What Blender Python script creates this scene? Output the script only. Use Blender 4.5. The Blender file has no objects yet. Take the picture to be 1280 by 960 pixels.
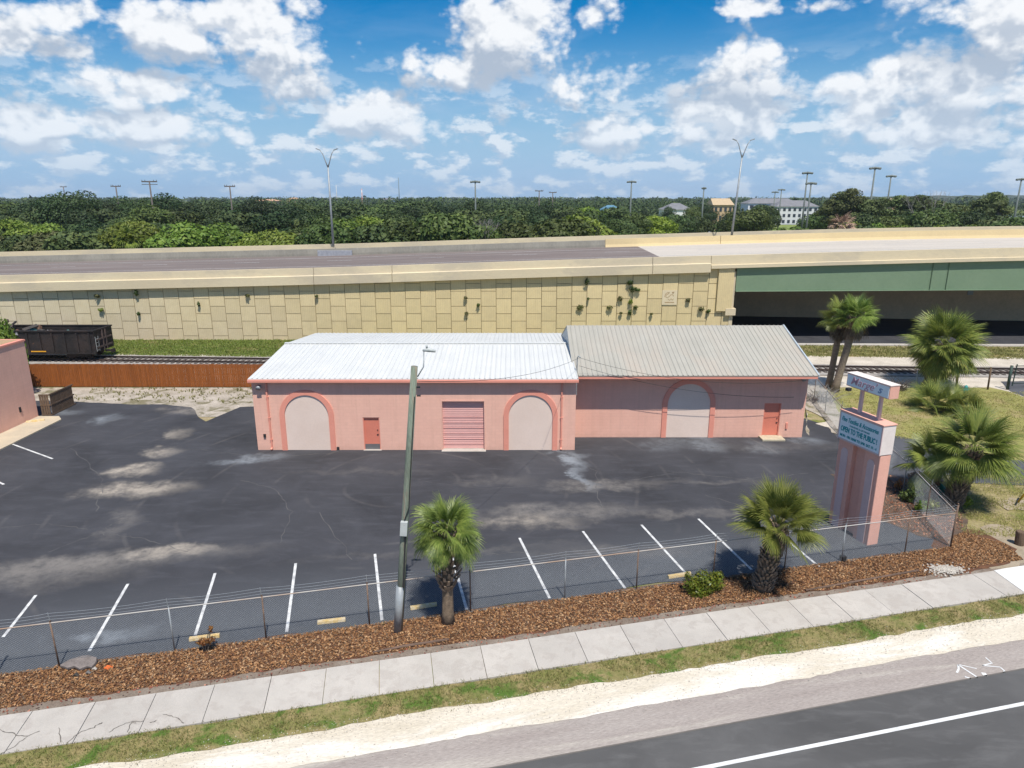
import bpy, bmesh, math, random
import numpy as np
from mathutils import Vector, Matrix
random.seed(7); rng = np.random.default_rng(7)
S = bpy.context.scene; COL = S.collection
R = math.radians
H = 15.0; PITCH = R(15.3); F = 853.0

# ---------------------------------------------------------------- placing helpers
def P(px, py, z=0.0):
    """point on the level z seen at photo pixel px,py"""
    vx = (px-640)/F; vy = (480-py)/F
    dy = math.cos(PITCH)+vy*math.sin(PITCH); dz = -math.sin(PITCH)+vy*math.cos(PITCH)
    t = (z-H)/dz
    return Vector((vx*t, dy*t, z))
def PD(px, py, D):
    vx = (px-640)/F; vy = (480-py)/F
    dy = math.cos(PITCH)+vy*math.sin(PITCH); dz = -math.sin(PITCH)+vy*math.cos(PITCH)
    t = D/dy
    return Vector((vx*t, D, H+dz*t))
def ang(px, py):
    p = PD(px, py, 1.0)
    return math.atan2(p.x, p.y), (p.z-H)/math.hypot(p.x, p.y)
SL = .233
def LC(x, c): return (x, c+SL*x)

# ---------------------------------------------------------------- tagging
def tag(o, label=None, cat=None, group=None, kind=None):
    if label: o['label'] = label
    if cat: o['category'] = cat
    if group: o['group'] = group
    if kind: o['kind'] = kind
    return o
def empty(name, loc, label=None, cat=None, group=None):
    o = bpy.data.objects.new(name, None); COL.objects.link(o)
    o.location = loc; o.empty_display_size = .2
    return tag(o, label, cat, group)
def copy_tree(o, loc=None, rz=None, sc=None, label=None, group=None, parent=None):
    c = o.copy(); COL.objects.link(c)
    if parent: c.parent = parent
    if loc is not None: c.location = loc
    if rz is not None: c.rotation_euler = (0, 0, rz)
    if sc is not None: c.scale = sc
    if label: c['label'] = label
    if group: c['group'] = group
    for ch in list(o.children): copy_tree(ch, parent=c)
    return c

# ---------------------------------------------------------------- mesh builder (world coordinates)
class MB:
    def __init__(s): s.v = []; s.f = []
    def add(s, vs, fs):
        b = len(s.v); s.v += [tuple(v) for v in vs]; s.f += [tuple(i+b for i in f) for f in fs]; return s
    def box(s, x0, x1, y0, y1, z0, z1):
        return s.add([(x0,y0,z0),(x1,y0,z0),(x1,y1,z0),(x0,y1,z0),(x0,y0,z1),(x1,y0,z1),(x1,y1,z1),(x0,y1,z1)],
                     [(0,3,2,1),(4,5,6,7),(0,1,5,4),(1,2,6,5),(2,3,7,6),(3,0,4,7)])
    def obox(s, c, sx, sy, sz, rz=0, rx=0, ry=0):
        m = Matrix.Translation(c) @ Matrix.Rotation(rz,4,'Z') @ Matrix.Rotation(ry,4,'Y') @ Matrix.Rotation(rx,4,'X')
        vs = [m @ Vector((a*sx/2,b*sy/2,d*sz/2)) for a,b,d in ((-1,-1,-1),(1,-1,-1),(1,1,-1),(-1,1,-1),(-1,-1,1),(1,-1,1),(1,1,1),(-1,1,1))]
        return s.add(vs, [(0,3,2,1),(4,5,6,7),(0,1,5,4),(1,2,6,5),(2,3,7,6),(3,0,4,7)])
    def tube(s, pts, rad, n=8, caps=True):
        pts = [Vector(p) for p in pts]; k = len(pts)
        rs = rad if isinstance(rad, (list, tuple)) else [rad]*k
        vs = []; fs = []
        for i, p in enumerate(pts):
            t = (pts[min(i+1,k-1)]-pts[max(i-1,0)]).normalized()
            u = t.orthogonal().normalized() if i == 0 else (u - t*u.dot(t)).normalized()
            w = t.cross(u)
            for j in range(n):
                a = 2*math.pi*j/n; vs.append(p+(u*math.cos(a)+w*math.sin(a))*rs[i])
        for i in range(k-1):
            for j in range(n):
                fs.append((i*n+j, i*n+(j+1)%n, (i+1)*n+(j+1)%n, (i+1)*n+j))
        if caps: fs += [tuple(range(n-1,-1,-1)), tuple((k-1)*n+j for j in range(n))]
        return s.add(vs, fs)
    def prism(s, poly, d, depth):
        """closed 3D polygon extruded along vector d*depth"""
        poly = [Vector(p) for p in poly]; d = Vector(d)*depth; n = len(poly)
        return s.add(poly+[p+d for p in poly], [tuple(range(n-1,-1,-1)), tuple(range(n,2*n))]+[(i,(i+1)%n,n+(i+1)%n,n+i) for i in range(n)])
    def build(s, name, mat, parent=None, origin=None, smooth=False, bevel=0, fix=True):
        me = bpy.data.meshes.new(name)
        off = Vector(parent.location) if parent is not None and origin is None else Vector(origin or (0,0,0))
        if parent is not None and parent.parent is not None and origin is None: off = off+Vector(parent.parent.location)
        me.from_pydata([(v[0]-off.x, v[1]-off.y, v[2]-off.z) for v in s.v], [], s.f); 
        if fix or bevel:
            bm = bmesh.new(); bm.from_mesh(me); bmesh.ops.recalc_face_normals(bm, faces=bm.faces)
            if bevel:
                es = [e for e in bm.edges if len(e.link_faces) == 2 and e.calc_face_angle(0) > .6]
                bmesh.ops.bevel(bm, geom=es, offset=bevel, segments=2, affect='EDGES', profile=.6)
            bm.to_mesh(me); bm.free()
        if smooth: me.shade_smooth()
        me.materials.append(mat)
        o = bpy.data.objects.new(name, me); COL.objects.link(o)
        if parent is not None: o.parent = parent
        else: o.location = off
        return o
def raw(name, v, f, mat, parent=None, loc=(0,0,0)):
    """numpy arrays, quads"""
    me = bpy.data.meshes.new(name)
    v = np.asarray(v, dtype=np.float32).reshape(-1,3); f = np.asarray(f, dtype=np.int32)
    n, k = f.shape
    me.vertices.add(len(v)); me.vertices.foreach_set('co', v.ravel())
    me.loops.add(n*k); me.loops.foreach_set('vertex_index', f.ravel())
    me.polygons.add(n); me.polygons.foreach_set('loop_start', np.arange(0, n*k, k, dtype=np.int32))
    me.polygons.foreach_set('loop_total', np.full(n, k, dtype=np.int32))
    me.update(calc_edges=True); me.validate()
    me.materials.append(mat)
    o = bpy.data.objects.new(name, me); COL.objects.link(o); o.location = loc
    if parent is not None: o.parent = parent
    return o

def rough_poly(pts, jit, step, seed=1):
    r = random.Random(seed); out = []
    n = len(pts)
    for i in range(n):
        a = Vector(pts[i][:2]); b = Vector(pts[(i+1)%n][:2]); L = (b-a).length
        k = max(1, int(L/step)); nn = Vector((-(b-a).y, (b-a).x)).normalized()
        lf = 0
        for j in range(k):
            t = j/k; lf = lf*.75+r.uniform(-1,1)*jit*.7
            out.append(a.lerp(b, t)+nn*(lf+r.uniform(-1,1)*jit*.35))
    return out
def sheet(name, pts, z, mat, jit=0, step=1, seed=1, kind='structure', thick=0, parent=None, skip_jit_far=True):
    pp = rough_poly(pts, jit, step, seed) if jit else [Vector(p[:2]) for p in pts]
    bm = bmesh.new(); vs = [bm.verts.new((p.x, p.y, z)) for p in pp]
    f = bm.faces.new(vs)
    if f.normal.z < 0: f.normal_flip()
    bm.normal_update()
    if f.normal.z < 0: bmesh.ops.reverse_faces(bm, faces=[f])
    if thick:
        r_ = bmesh.ops.extrude_face_region(bm, geom=[f]); 
        for g in r_['geom']:
            if isinstance(g, bmesh.types.BMVert): g.co.z -= thick
        bmesh.ops.recalc_face_normals(bm, faces=bm.faces)
    bmesh.ops.triangulate(bm, faces=[f for f in bm.faces if len(f.verts) > 4])
    me = bpy.data.meshes.new(name); bm.to_mesh(me); bm.free(); me.materials.append(mat)
    o = bpy.data.objects.new(name, me); COL.objects.link(o)
    if kind: o['kind'] = kind
    if parent is not None: o.parent = parent
    return o
def inpoly(pts, x, y):
    c = np.zeros(len(x), bool); n = len(pts)
    for i in range(n):
        x1, y1 = pts[i][0], pts[i][1]; x2, y2 = pts[(i+1)%n][0], pts[(i+1)%n][1]
        if y1 == y2: continue
        c ^= ((y1 > y) != (y2 > y)) & (x < (x2-x1)*(y-y1)/(y2-y1)+x1)
    return c

# ---------------------------------------------------------------- materials
class NT:
    def __init__(s, tree): s.t = tree; s.n = tree.nodes; s.l = tree.links
    def new(s, typ, **kw):
        n = s.n.new(typ)
        for k, v in kw.items(): setattr(n, k, v)
        return n
    def put(s, sock, v):
        if isinstance(v, bpy.types.NodeSocket): s.l.new(v, sock)
        elif v is not None: sock.default_value = v
    def m(s, op, a, b=None, c=None, clamp=False):
        n = s.new('ShaderNodeMath', operation=op); n.use_clamp = clamp
        for i, v in enumerate((a, b, c)):
            if v is not None: s.put(n.inputs[i], v)
        return n.outputs[0]
    def mr(s, v, a, b, c=0., d=1., smooth=False):
        n = s.new('ShaderNodeMapRange', interpolation_type='SMOOTHSTEP' if smooth else 'LINEAR')
        s.put(n.inputs[0], v)
        for i, q in enumerate((a, b, c, d)): s.put(n.inputs[i+1], q)
        return n.outputs[0]
    def mix(s, f, a, b, blend='MIX'):
        n = s.new('ShaderNodeMix', data_type='RGBA', blend_type=blend)
        def c4(v): return v if isinstance(v, bpy.types.NodeSocket) else (*v, 1) if len(v) == 3 else v
        s.put(n.inputs[0], f); s.put(n.inputs[6], c4(a)); s.put(n.inputs[7], c4(b))
        return n.outputs[2]
    def noise(s, vec, scale, detail=4, rough=.55, dist=0):
        n = s.new('ShaderNodeTexNoise'); n.inputs['Scale'].default_value = scale
        n.inputs['Detail'].default_value = detail; n.inputs['Roughness'].default_value = rough
        n.inputs['Distortion'].default_value = dist
        if vec is not None: s.l.new(vec, n.inputs['Vector'])
        return n.outputs[0]
    def map(s, vec, loc=(0,0,0), rot=(0,0,0), sc=(1,1,1), typ='POINT'):
        n = s.new('ShaderNodeMapping', vector_type=typ)
        s.l.new(vec, n.inputs[0]); n.inputs[1].default_value = loc; n.inputs[2].default_value = rot; n.inputs[3].default_value = sc
        return n.outputs[0]
MATS = {}
def newmat(name):
    m = bpy.data.materials.new(name); m.use_nodes = True; t = NT(m.node_tree)
    b = t.n['Principled BSDF']; b.inputs['Roughness'].default_value = .8
    try: b.inputs['Specular IOR Level'].default_value = .3
    except Exception: pass
    MATS[name] = m
    return m, t, b
def worldpos(t): return t.new('ShaderNodeNewGeometry').outputs['Position']
def bump(t, b, h, strength=.3, dist=.02):
    n = t.new('ShaderNodeBump'); n.inputs['Strength'].default_value = strength; n.inputs['Distance'].default_value = dist
    t.l.new(h, n.inputs['Height']); t.l.new(n.outputs[0], b.inputs['Normal'])
def pm(name, c1, c2=None, scale=1.5, rough=.8, fine=None, fine_amt=.25, bstr=.2, bscale=40, metal=0, c3=None, sc3=.3, island=0, stretch=(1,1,1), rotz=0, spec=None, lo=.35, hi=.65):
    """mottled procedural paint / earth / fabric"""
    m, t, b = newmat(name); pos = t.map(t.map(worldpos(t), rot=(0,0,rotz)), sc=stretch) if rotz else t.map(worldpos(t), sc=stretch)
    c2 = c2 or tuple(x*.8 for x in c1)
    col = t.mix(t.mr(t.noise(pos, scale, 6, .6), lo, hi), c1, c2)
    if c3: col = t.mix(t.mr(t.noise(t.map(pos, loc=(13,7,3)), sc3, 5, .65, .4), .48, .62, smooth=True), col, c3)
    if fine:
        f = t.mr(t.noise(pos, fine, 3, .7), .25, .75, 1-fine_amt, 1+fine_amt)
        mu = t.new('ShaderNodeVectorMath', operation='SCALE'); t.l.new(col, mu.inputs[0]); t.l.new(f, mu.inputs['Scale']); col = mu.outputs[0]
    if island:
        f = t.mr(t.new('ShaderNodeNewGeometry').outputs['Random Per Island'], 0, 1, 1-island, 1+island)
        mu = t.new('ShaderNodeVectorMath', operation='SCALE'); t.l.new(col, mu.inputs[0]); t.l.new(f, mu.inputs['Scale']); col = mu.outputs[0]
    t.l.new(col, b.inputs['Base Color']); b.inputs['Roughness'].default_value = rough; b.inputs['Metallic'].default_value = metal
    if spec is not None: b.inputs['Specular IOR Level'].default_value = spec
    if bstr: bump(t, b, t.noise(pos, bscale, 4, .6), bstr, .02)
    return m
def leafmat(name, cols, trans=.25, rough=.55):
    m, t, b = newmat(name)
    r = t.new('ShaderNodeNewGeometry').outputs['Random Per Island']
    cr = t.new('ShaderNodeValToRGB'); t.l.new(r, cr.inputs[0]); e = cr.color_ramp.elements
    n = len(cols)
    e[0].position = 0; e[0].color = (*cols[0], 1); e[1].position = 1; e[1].color = (*cols[-1], 1)
    for i, c in enumerate(cols[1:-1]): q = e.new((i+1)/(n-1)); q.color = (*c, 1)
    col = cr.outputs[0]
    oi = t.new('ShaderNodeObjectInfo').outputs['Random']
    hs = t.new('ShaderNodeHueSaturation'); t.l.new(col, hs.inputs['Color'])
    t.l.new(t.mr(oi, 0, 1, .478, .518), hs.inputs['Hue']); t.l.new(t.mr(t.m('FRACT', t.m('MULTIPLY', oi, 7.31)), 0, 1, .66, 1.3), hs.inputs['Value'])
    col = hs.outputs[0]
    t.l.new(col, b.inputs['Base Color']); b.inputs['Roughness'].default_value = rough
    tr = t.new('ShaderNodeBsdfTranslucent'); t.l.new(col, tr.inputs[0])
    mx = t.new('ShaderNodeMixShader'); mx.inputs[0].default_value = trans
    t.l.new(b.outputs[0], mx.inputs[1]); t.l.new(tr.outputs[0], mx.inputs[2])
    t.l.new(mx.outputs[0], t.n['Material Output'].inputs[0])
    return m
# ---------------------------------------------------------------- sun, sky with clouds, camera
sv = Vector((.14, -.46, 1)).normalized()
sun = bpy.data.lights.new('sun', 'SUN'); sun.energy = 4.6; sun.angle = R(.5); sun.color = (1, .955, .88)
so = bpy.data.objects.new('sun', sun); COL.objects.link(so); so.rotation_euler = sv.to_track_quat('Z', 'Y').to_euler(); so.location = (0, 0, 60)
W = bpy.data.worlds.new('World'); S.world = W; W.use_nodes = True
t = NT(W.node_tree); bg = t.n['Background']; bg.inputs['Strength'].default_value = .1
sky = t.new('ShaderNodeTexSky', sky_type='NISHITA'); sky.sun_disc = False
sky.sun_elevation = math.asin(sv.z); sky.sun_rotation = math.atan2(sv.x, sv.y); sky.altitude = 0; sky.air_density = 1.0; sky.dust_density = .6; sky.ozone_density = 3.0
tc = t.new('ShaderNodeTexCoord').outputs['Generated']
sx = t.new('ShaderNodeSeparateXYZ'); t.l.new(tc, sx.inputs[0])
az = t.m('ARCTAN2', sx.outputs[0], sx.outputs[1])
hz = t.m('SQRT', t.m('ADD', t.m('MULTIPLY', sx.outputs[0], sx.outputs[0]), t.m('MULTIPLY', sx.outputs[1], sx.outputs[1])))
el = t.m('DIVIDE', sx.outputs[2], t.m('MAXIMUM', hz, .02))
cb = t.new('ShaderNodeCombineXYZ'); t.l.new(az, cb.inputs[0]); t.l.new(el, cb.inputs[1]); q0 = cb.outputs[0]
BLOBS = [(38,54,62,40),(75,15,36,24),(330,55,125,64),(205,38,95,36),(130,105,120,34),(345,98,95,40),(125,160,170,32),
         (640,50,105,80),(700,105,90,56),(565,85,85,42),(480,150,110,36),(725,20,45,35),(775,155,95,36),
         (925,95,78,66),(905,155,100,38),(1070,145,56,46),(1105,110,26,26),(1225,40,80,64),(1205,110,85,60),(1160,165,130,38),(945,16,66,18),(1065,8,64,16)]
def warped(off, amt):
    va = t.new('ShaderNodeVectorMath', operation='ADD'); t.l.new(q0, va.inputs[0]); va.inputs[1].default_value = off
    wv = t.new('ShaderNodeVectorMath', operation='MULTIPLY_ADD'); t.l.new(warp.outputs['Color'], wv.inputs[0]); wv.inputs[1].default_value = (amt*2, amt, 0); t.l.new(va.outputs[0], wv.inputs[2])
    wo = t.new('ShaderNodeVectorMath', operation='SUBTRACT'); t.l.new(wv.outputs[0], wo.inputs[0]); wo.inputs[1].default_value = (amt, amt/2, 0)
    return va.outputs[0], wo.outputs[0]
warp = t.new('ShaderNodeTexNoise'); warp.inputs['Scale'].default_value = 6; warp.inputs['Detail'].default_value = 3; t.l.new(q0, warp.inputs['Vector'])
out = t.mr(t.m('ABSOLUTE', az), .66, .8)
out = t.m('MAXIMUM', out, t.mr(el, .27, .36))
outside = t.m('MULTIPLY', out, t.mr(t.noise(q0, 2.2, 2), .45, .7, 0, .7))   # plain broken cloud round the rest of the sky
def mask(off):
    _, w = warped(off, .06); acc = outside
    for (x, y, rx, ry) in BLOBS:
        a, e = ang(x, y)
        gr = t.new('ShaderNodeTexGradient', gradient_type='SPHERICAL'); t.l.new(t.map(w, loc=(a, e, 0), sc=(rx*1.22/F, ry*1.25/F, 1), typ='TEXTURE'), gr.inputs[0])
        acc = t.m('MAXIMUM', acc, gr.outputs['Fac'])
    return t.m('POWER', acc, .6)
def dens(off, det, msk):
    va, w = warped(off, .03)
    n1 = t.noise(t.map(va, sc=(1, 1.5, 1)), 8, det, .62)
    vo = t.new('ShaderNodeTexVoronoi', feature='F1', voronoi_dimensions='2D'); vo.inputs['Scale'].default_value = 26
    vo.inputs['Detail'].default_value = 2.0; vo.inputs['Roughness'].default_value = .6; vo.normalize = False
    t.l.new(t.map(w, sc=(1, 1.25, 1)), vo.inputs['Vector'])
    d = t.m('ADD', t.m('MULTIPLY', msk, 1.5), t.m('MULTIPLY', t.m('SUBTRACT', n1, .5), 2.1))
    d = t.m('ADD', d, t.m('MULTIPLY', t.m('SUBTRACT', .6, vo.outputs['Distance']), .42))
    return t.m('SUBTRACT', d, .76)
m0 = mask((0,0,0)); m1 = mask((.008,.035,0))
d0 = dens((0,0,0), 8, m0); d1 = dens((.008,.014,0), 5, m0)
alpha = t.mr(d0, -.12, .40, smooth=True)
relief = t.m('SUBTRACT', d1, d0)
shade = t.m('ADD', t.mr(relief, -.3, .35, -.05, .6), t.mr(t.m('SUBTRACT', m1, m0), -.14, .20, 0, .85))
shade = t.m('ADD', shade, t.mr(t.noise(t.map(q0, sc=(1,2,1), loc=(3,3,0)), 5, 3), .4, .65, -.08, .10))
shade = t.mr(shade, .12, .9, smooth=True)
ccol = t.mix(shade, (7.9, 8.05, 8.25), (3.7, 4.35, 5.3))
# distance fading of the clouds low on the horizon
ccol = t.mix(t.mr(el, 0, .16, .62, 0), ccol, (4.6, 5.9, 7.4))
# small distant cumulus rows near the horizon
nbA = t.noise(t.map(q0, sc=(10, 22, 1)), 1.7, 8, .6); nbB = t.noise(t.map(q0, sc=(10, 22, 1), loc=(.05,.28,0)), 1.7, 4, .6)
lowm = t.m('MULTIPLY', t.mr(nbA, .46, .62, smooth=True), t.mr(el, .07, .19, .85, 0))
lowc = t.mix(t.mr(t.m('SUBTRACT', nbB, nbA), -.10, .09, smooth=True), (7.6, 7.9, 8.2), (4.0, 4.9, 6.1))
lowc = t.mix(t.mr(el, 0, .10, .75, .1), lowc, (4.0, 5.3, 6.8))
nb2 = t.noise(t.map(q0, sc=(3, 9, 1), loc=(5,1,0)), 1.5, 7, .65, .3)
veil = t.m('MULTIPLY', t.mr(nb2, .42, .75, smooth=True), t.mr(el, .08, .26, .45, .03))
skc = t.new('ShaderNodeHueSaturation'); t.l.new(sky.outputs[0], skc.inputs['Color']); skc.inputs['Saturation'].default_value = 1.62; skc.inputs['Value'].default_value = .88
hzc = t.mix(t.mr(el, 0, .24, .97, 0, True), skc.outputs[0], (2.7, 4.4, 6.5))
c = t.mix(veil, hzc, (3.6, 4.9, 6.6))
c = t.mix(lowm, c, lowc)
c = t.mix(t.m('MULTIPLY', alpha, .97), c, ccol)
t.l.new(c, bg.inputs['Color'])

cam = bpy.data.cameras.new('camera'); co = bpy.data.objects.new('camera', cam); COL.objects.link(co); S.camera = co
for tr_ in (W.node_tree,):
    for n_ in tr_.nodes:
        if n_.bl_idname == 'ShaderNodeTexNoise': n_.noise_dimensions = '2D'
W.cycles.sampling_method = 'MANUAL'; W.cycles.sample_map_resolution = 256
co.location = (0, 0, H); co.rotation_euler = (R(90)-PITCH, 0, 0); cam.sensor_width = 36; cam.lens = 36*F/1280; cam.clip_end = 9000; cam.clip_start = .1
S.view_settings.view_transform = 'Standard'; S.view_settings.look = 'None'; S.view_settings.gamma = 1; S.view_settings.exposure = .3
S.render.engine = 'CYCLES'; S.render.resolution_x = 1024; S.render.resolution_y = 768
# ---------------------------------------------------------------- ground materials
def asphalt(name, base, stains, var=.3, warpamt=1.2, streak=True, wear=(.30,.27,.24), bluefront=False):
    m, t, b = newmat(name); pos = worldpos(t)
    n_big = t.noise(pos, .22, 6, .62, .6); n_mid = t.noise(t.map(pos, sc=(.5,1.6,1), rot=(0,0,.1)), 1.1, 6, .65, .5)
    col = t.mix(t.mr(n_big, .3, .7), tuple(x*(1-var) for x in base), tuple(x*(1+var) for x in base))
    col = t.mix(t.mr(n_mid, .50, .75, 0, .35), col, tuple(x*2.1 for x in base))
    if bluefront:      # newer, greyer sealcoat strip along the fence
        sp = t.new('ShaderNodeSeparateXYZ'); t.l.new(pos, sp.inputs[0])
        cc = t.m('SUBTRACT', sp.outputs[1], t.m('MULTIPLY', sp.outputs[0], SL))
        cc = t.m('ADD', cc, t.m('MULTIPLY', t.m('SUBTRACT', n_big, .5), 5))
        col = t.mix(t.mr(cc, 24.2, 28.0, .85, 0), col, (.078,.084,.093))
    wn = t.new('ShaderNodeTexNoise'); wn.inputs['Scale'].default_value = .55; wn.inputs['Detail'].default_value = 6; wn.inputs['Roughness'].default_value = .65
    t.l.new(pos, wn.inputs['Vector'])
    wa = t.new('ShaderNodeVectorMath', operation='MULTIPLY_ADD'); t.l.new(wn.outputs['Color'], wa.inputs[0]); wa.inputs[1].default_value = (warpamt*3,warpamt*2.4,0); t.l.new(pos, wa.inputs[2])
    wb = t.new('ShaderNodeVectorMath', operation='SUBTRACT'); t.l.new(wa.outputs[0], wb.inputs[0]); wb.inputs[1].default_value = (warpamt*1.5,warpamt*1.2,0)
    brk = t.mr(t.noise(pos, 1.1, 8, .72), .28, .72)
    for (x, y, rx, ry, rot, s, c) in stains:
        mp = t.map(wb.outputs[0], loc=(x, y, 0), rot=(0,0,rot), sc=(rx, ry, 1000), typ='TEXTURE')
        gr = t.new('ShaderNodeTexGradient', gradient_type='SPHERICAL'); t.l.new(mp, gr.inputs[0])
        fac = t.m('MULTIPLY', t.m('MULTIPLY', t.mr(gr.outputs['Fac'], .0, .9, smooth=True), brk), s, clamp=True)
        col = t.mix(fac, col, c)
    if streak:   # faint tyre arcs and light scuffs
        wv = t.new('ShaderNodeTexWave', wave_type='RINGS', rings_direction='Z'); wv.inputs['Scale'].default_value = .16; wv.inputs['Distortion'].default_value = 5; wv.inputs['Detail'].default_value = 3; wv.inputs['Detail Scale'].default_value = .35
        t.l.new(t.map(pos, loc=(6,-34,0)), wv.inputs['Vector'])
        f = t.m('MULTIPLY', t.mr(wv.outputs['Fac'], .955, 1.0), t.mr(t.noise(pos, .35, 4), .50, .66, 0, .10))
        col = t.mix(f, col, wear)
        sp_ = t.mr(t.noise(pos, 7, 3, .75), .68, .80, 0, .30)
        col = t.mix(sp_, col, wear)
    f = t.mr(t.noise(pos, 60, 3, .8), .25, .75, .78, 1.22)
    mu = t.new('ShaderNodeVectorMath', operation='SCALE'); t.l.new(col, mu.inputs[0]); t.l.new(f, mu.inputs['Scale'])
    t.l.new(mu.outputs[0], b.inputs['Base Color']); b.inputs['Roughness'].default_value = .85
    bump(t, b, t.noise(pos, 90, 3, .7), .25, .01)
    return m
TAN = (.33,.29,.24); GREYT = (.18,.165,.15); EFF = (.20,.22,.24)
def stn(px, py, rx, ry, rot=0, s=1, c=TAN):
    p = P(px, py); return (p.x, p.y, rx, ry, rot, s, c)
lot_stains = [stn(170,612,3.6,1.6,.15,1.5), stn(168,588,1.8,1.4,0,1.3), stn(203,565,1.4,1.2,0,1.0), stn(222,543,1.0,1.6,0,.8), stn(130,702,9,1.25,.2,1.15,GREYT), stn(40,720,6.5,1.6,.2,.95,GREYT), stn(215,690,3.0,.8,.2,1.2),
  stn(150,655,1.0,2.6,.3,.7,GREYT), stn(755,606,4.4,1.0,.05,1.25,GREYT), stn(700,638,6.5,1.2,.05,1.15,GREYT), stn(660,652,3.5,1.0,0,.9), stn(715,575,1.1,2.6,.25,1.6,EFF), stn(727,596,.6,2.4,.35,1.3,EFF),
  stn(885,556,1.6,2.2,.3,.9,EFF), stn(955,560,1.6,1.8,.2,.6,EFF), stn(1008,552,1.8,1.2,0,.8,EFF), stn(835,556,2.4,1.6,.3,.55,EFF), stn(312,575,3.2,1.0,.3,1.2,EFF), stn(130,525,1.6,1.5,0,.9,EFF), stn(75,516,2.0,.9,0,.8,EFF),
  stn(860,640,6,.6,.12,.7,GREYT), stn(455,590,6,.6,0,.35,GREYT), stn(620,600,3.0,1.2,0,.5,GREYT), stn(240,512,3.4,1.4,0,.5,TAN), stn(890,603,4,.5,0,.6,GREYT), stn(130,795,2.2,.5,.2,1.0,EFF), stn(980,560,7,1.2,0,.3,GREYT), stn(560,690,9,.5,.1,.4,GREYT), stn(770,690,6,.8,.1,.55,GREYT)]
M_lot = asphalt('worn parking asphalt', (.044,.0445,.050), lot_stains, bluefront=True)
M_drive = asphalt('grey driveway asphalt', (.075,.077,.085), [], var=.2, streak=False)
M_road = asphalt('dark road asphalt', (.088,.086,.084), [], var=.22, streak=False)
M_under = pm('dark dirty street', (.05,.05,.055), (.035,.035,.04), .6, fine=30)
M_sand = pm('crushed pale limestone sand', (.60,.54,.44), (.52,.46,.36), .9, rough=.95, fine=14, fine_amt=.22, bstr=.7, bscale=22, c3=(.66,.62,.55), sc3=.35, rotz=-.229, stretch=(.45,1.6,1))
M_gravel = pm('pinkish worn road shoulder', (.34,.30,.27), (.29,.25,.225), 1.1, rough=.95, fine=30, fine_amt=.35, bstr=.5, bscale=60, c3=(.42,.38,.33), sc3=.5, rotz=-.229, stretch=(.18,1.8,1))
M_yard = pm('grey sand and weeds', (.42,.37,.31), (.30,.26,.21), .9, rough=.95, fine=9, fine_amt=.3, bstr=.5, bscale=14, c3=(.17,.15,.09), sc3=.8)
M_ballast = pm('railway ballast', (.36,.33,.30), (.24,.22,.20), 3, rough=.95, fine=18, fine_amt=.45, bstr=.8, bscale=14)
M_rails_sand = pm('pale sandy strip', (.55,.49,.41), (.42,.37,.30), .6, rough=.95, fine=8, fine_amt=.2, bstr=.4, bscale=20)
M_beddirt = pm('dark bed soil', (.085,.062,.048), (.125,.085,.06), 2, rough=.95, fine=20, fine_amt=.4, bstr=.7)
M_dirt = pm('bare lawn dirt', (.34,.28,.21), (.27,.22,.15), 1.2, rough=.95, fine=16, fine_amt=.25, bstr=.5, bscale=25)
M_soil = pm('brown soil', (.16,.12,.09), (.24,.20,.16), 1.4, rough=.95, fine=25, fine_amt=.35, bstr=.6)
M_mulchbase = pm('mulch bed base', (.15,.07,.035), (.10,.05,.03), 3, rough=.95, fine=30, fine_amt=.5, bstr=.8, bscale=50)
M_verge = pm('green and straw verge turf', (.15,.15,.045), (.27,.21,.10), 1.3, rough=.95, fine=20, fine_amt=.4, bstr=.7, bscale=40, c3=(.075,.13,.02), sc3=1.1)
M_lawn = pm('dry yellow green lawn', (.27,.25,.08), (.20,.20,.06), .7, rough=.95, fine=11, fine_amt=.3, bstr=.6, bscale=25, c3=(.29,.23,.11), sc3=.35)
M_lawn2 = pm('patchy lawn with bare dirt', (.21,.19,.06), (.33,.26,.16), .8, rough=.95, fine=11, fine_amt=.3, bstr=.6, bscale=25, c3=(.14,.16,.035), sc3=.45)
M_grassgreen = pm('green bank grass', (.075,.115,.018), (.11,.14,.03), .8, rough=.95, fine=8, fine_amt=.4, bstr=.7, bscale=18, c3=(.20,.17,.07), sc3=.5)
M_drygrass = pm('dry embankment grass', (.24,.19,.075), (.16,.16,.045), .5, rough=.95, fine=7, fine_amt=.35, bstr=.6, bscale=18, c3=(.34,.26,.17), sc3=.4)
M_far = pm('distant field and woodland floor', (.075,.10,.025), (.05,.075,.02), .02, rough=1, fine=.4, fine_amt=.3, bstr=0, c3=(.13,.16,.03), sc3=.006)
M_white = pm('white road paint', (.72,.72,.70), (.55,.55,.54), 2.2, fine=40, fine_amt=.15, bstr=.1, rough=.7)
M_whiteworn = pm('worn white parking paint', (.62,.62,.60), (.36,.36,.36), 3.0, fine=30, fine_amt=.3, bstr=.1, lo=.42, hi=.66)
M_yellow = pm('chipped yellow paint on concrete', (.62,.42,.14), (.60,.50,.34), 5, fine=20, fine_amt=.2)
M_concrete = pm('weathered sidewalk concrete', (.45,.415,.37), (.40,.37,.33), .9, rough=.9, fine=50, fine_amt=.13, bstr=.15, bscale=80, c3=(.39,.355,.315), sc3=2.2, island=.05)
M_newconcrete = pm('fresh pale concrete', (.66,.65,.62), (.58,.57,.54), .8, fine=40, fine_amt=.06, bstr=.1)
M_crack = pm('dark crack', (.15,.135,.12), bstr=0)

GZ = [0.0]
# the ground sheet, out to the horizon
sheet('ground', [(-5000,-300),(5000,-300),(5000,7500),(-5000,7500)], -.06, M_far)
sheet('yard_soil', [(-90,-4),(120,10),(130,73.2),(-120,73.2)], -.02, M_lawn2)
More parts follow.
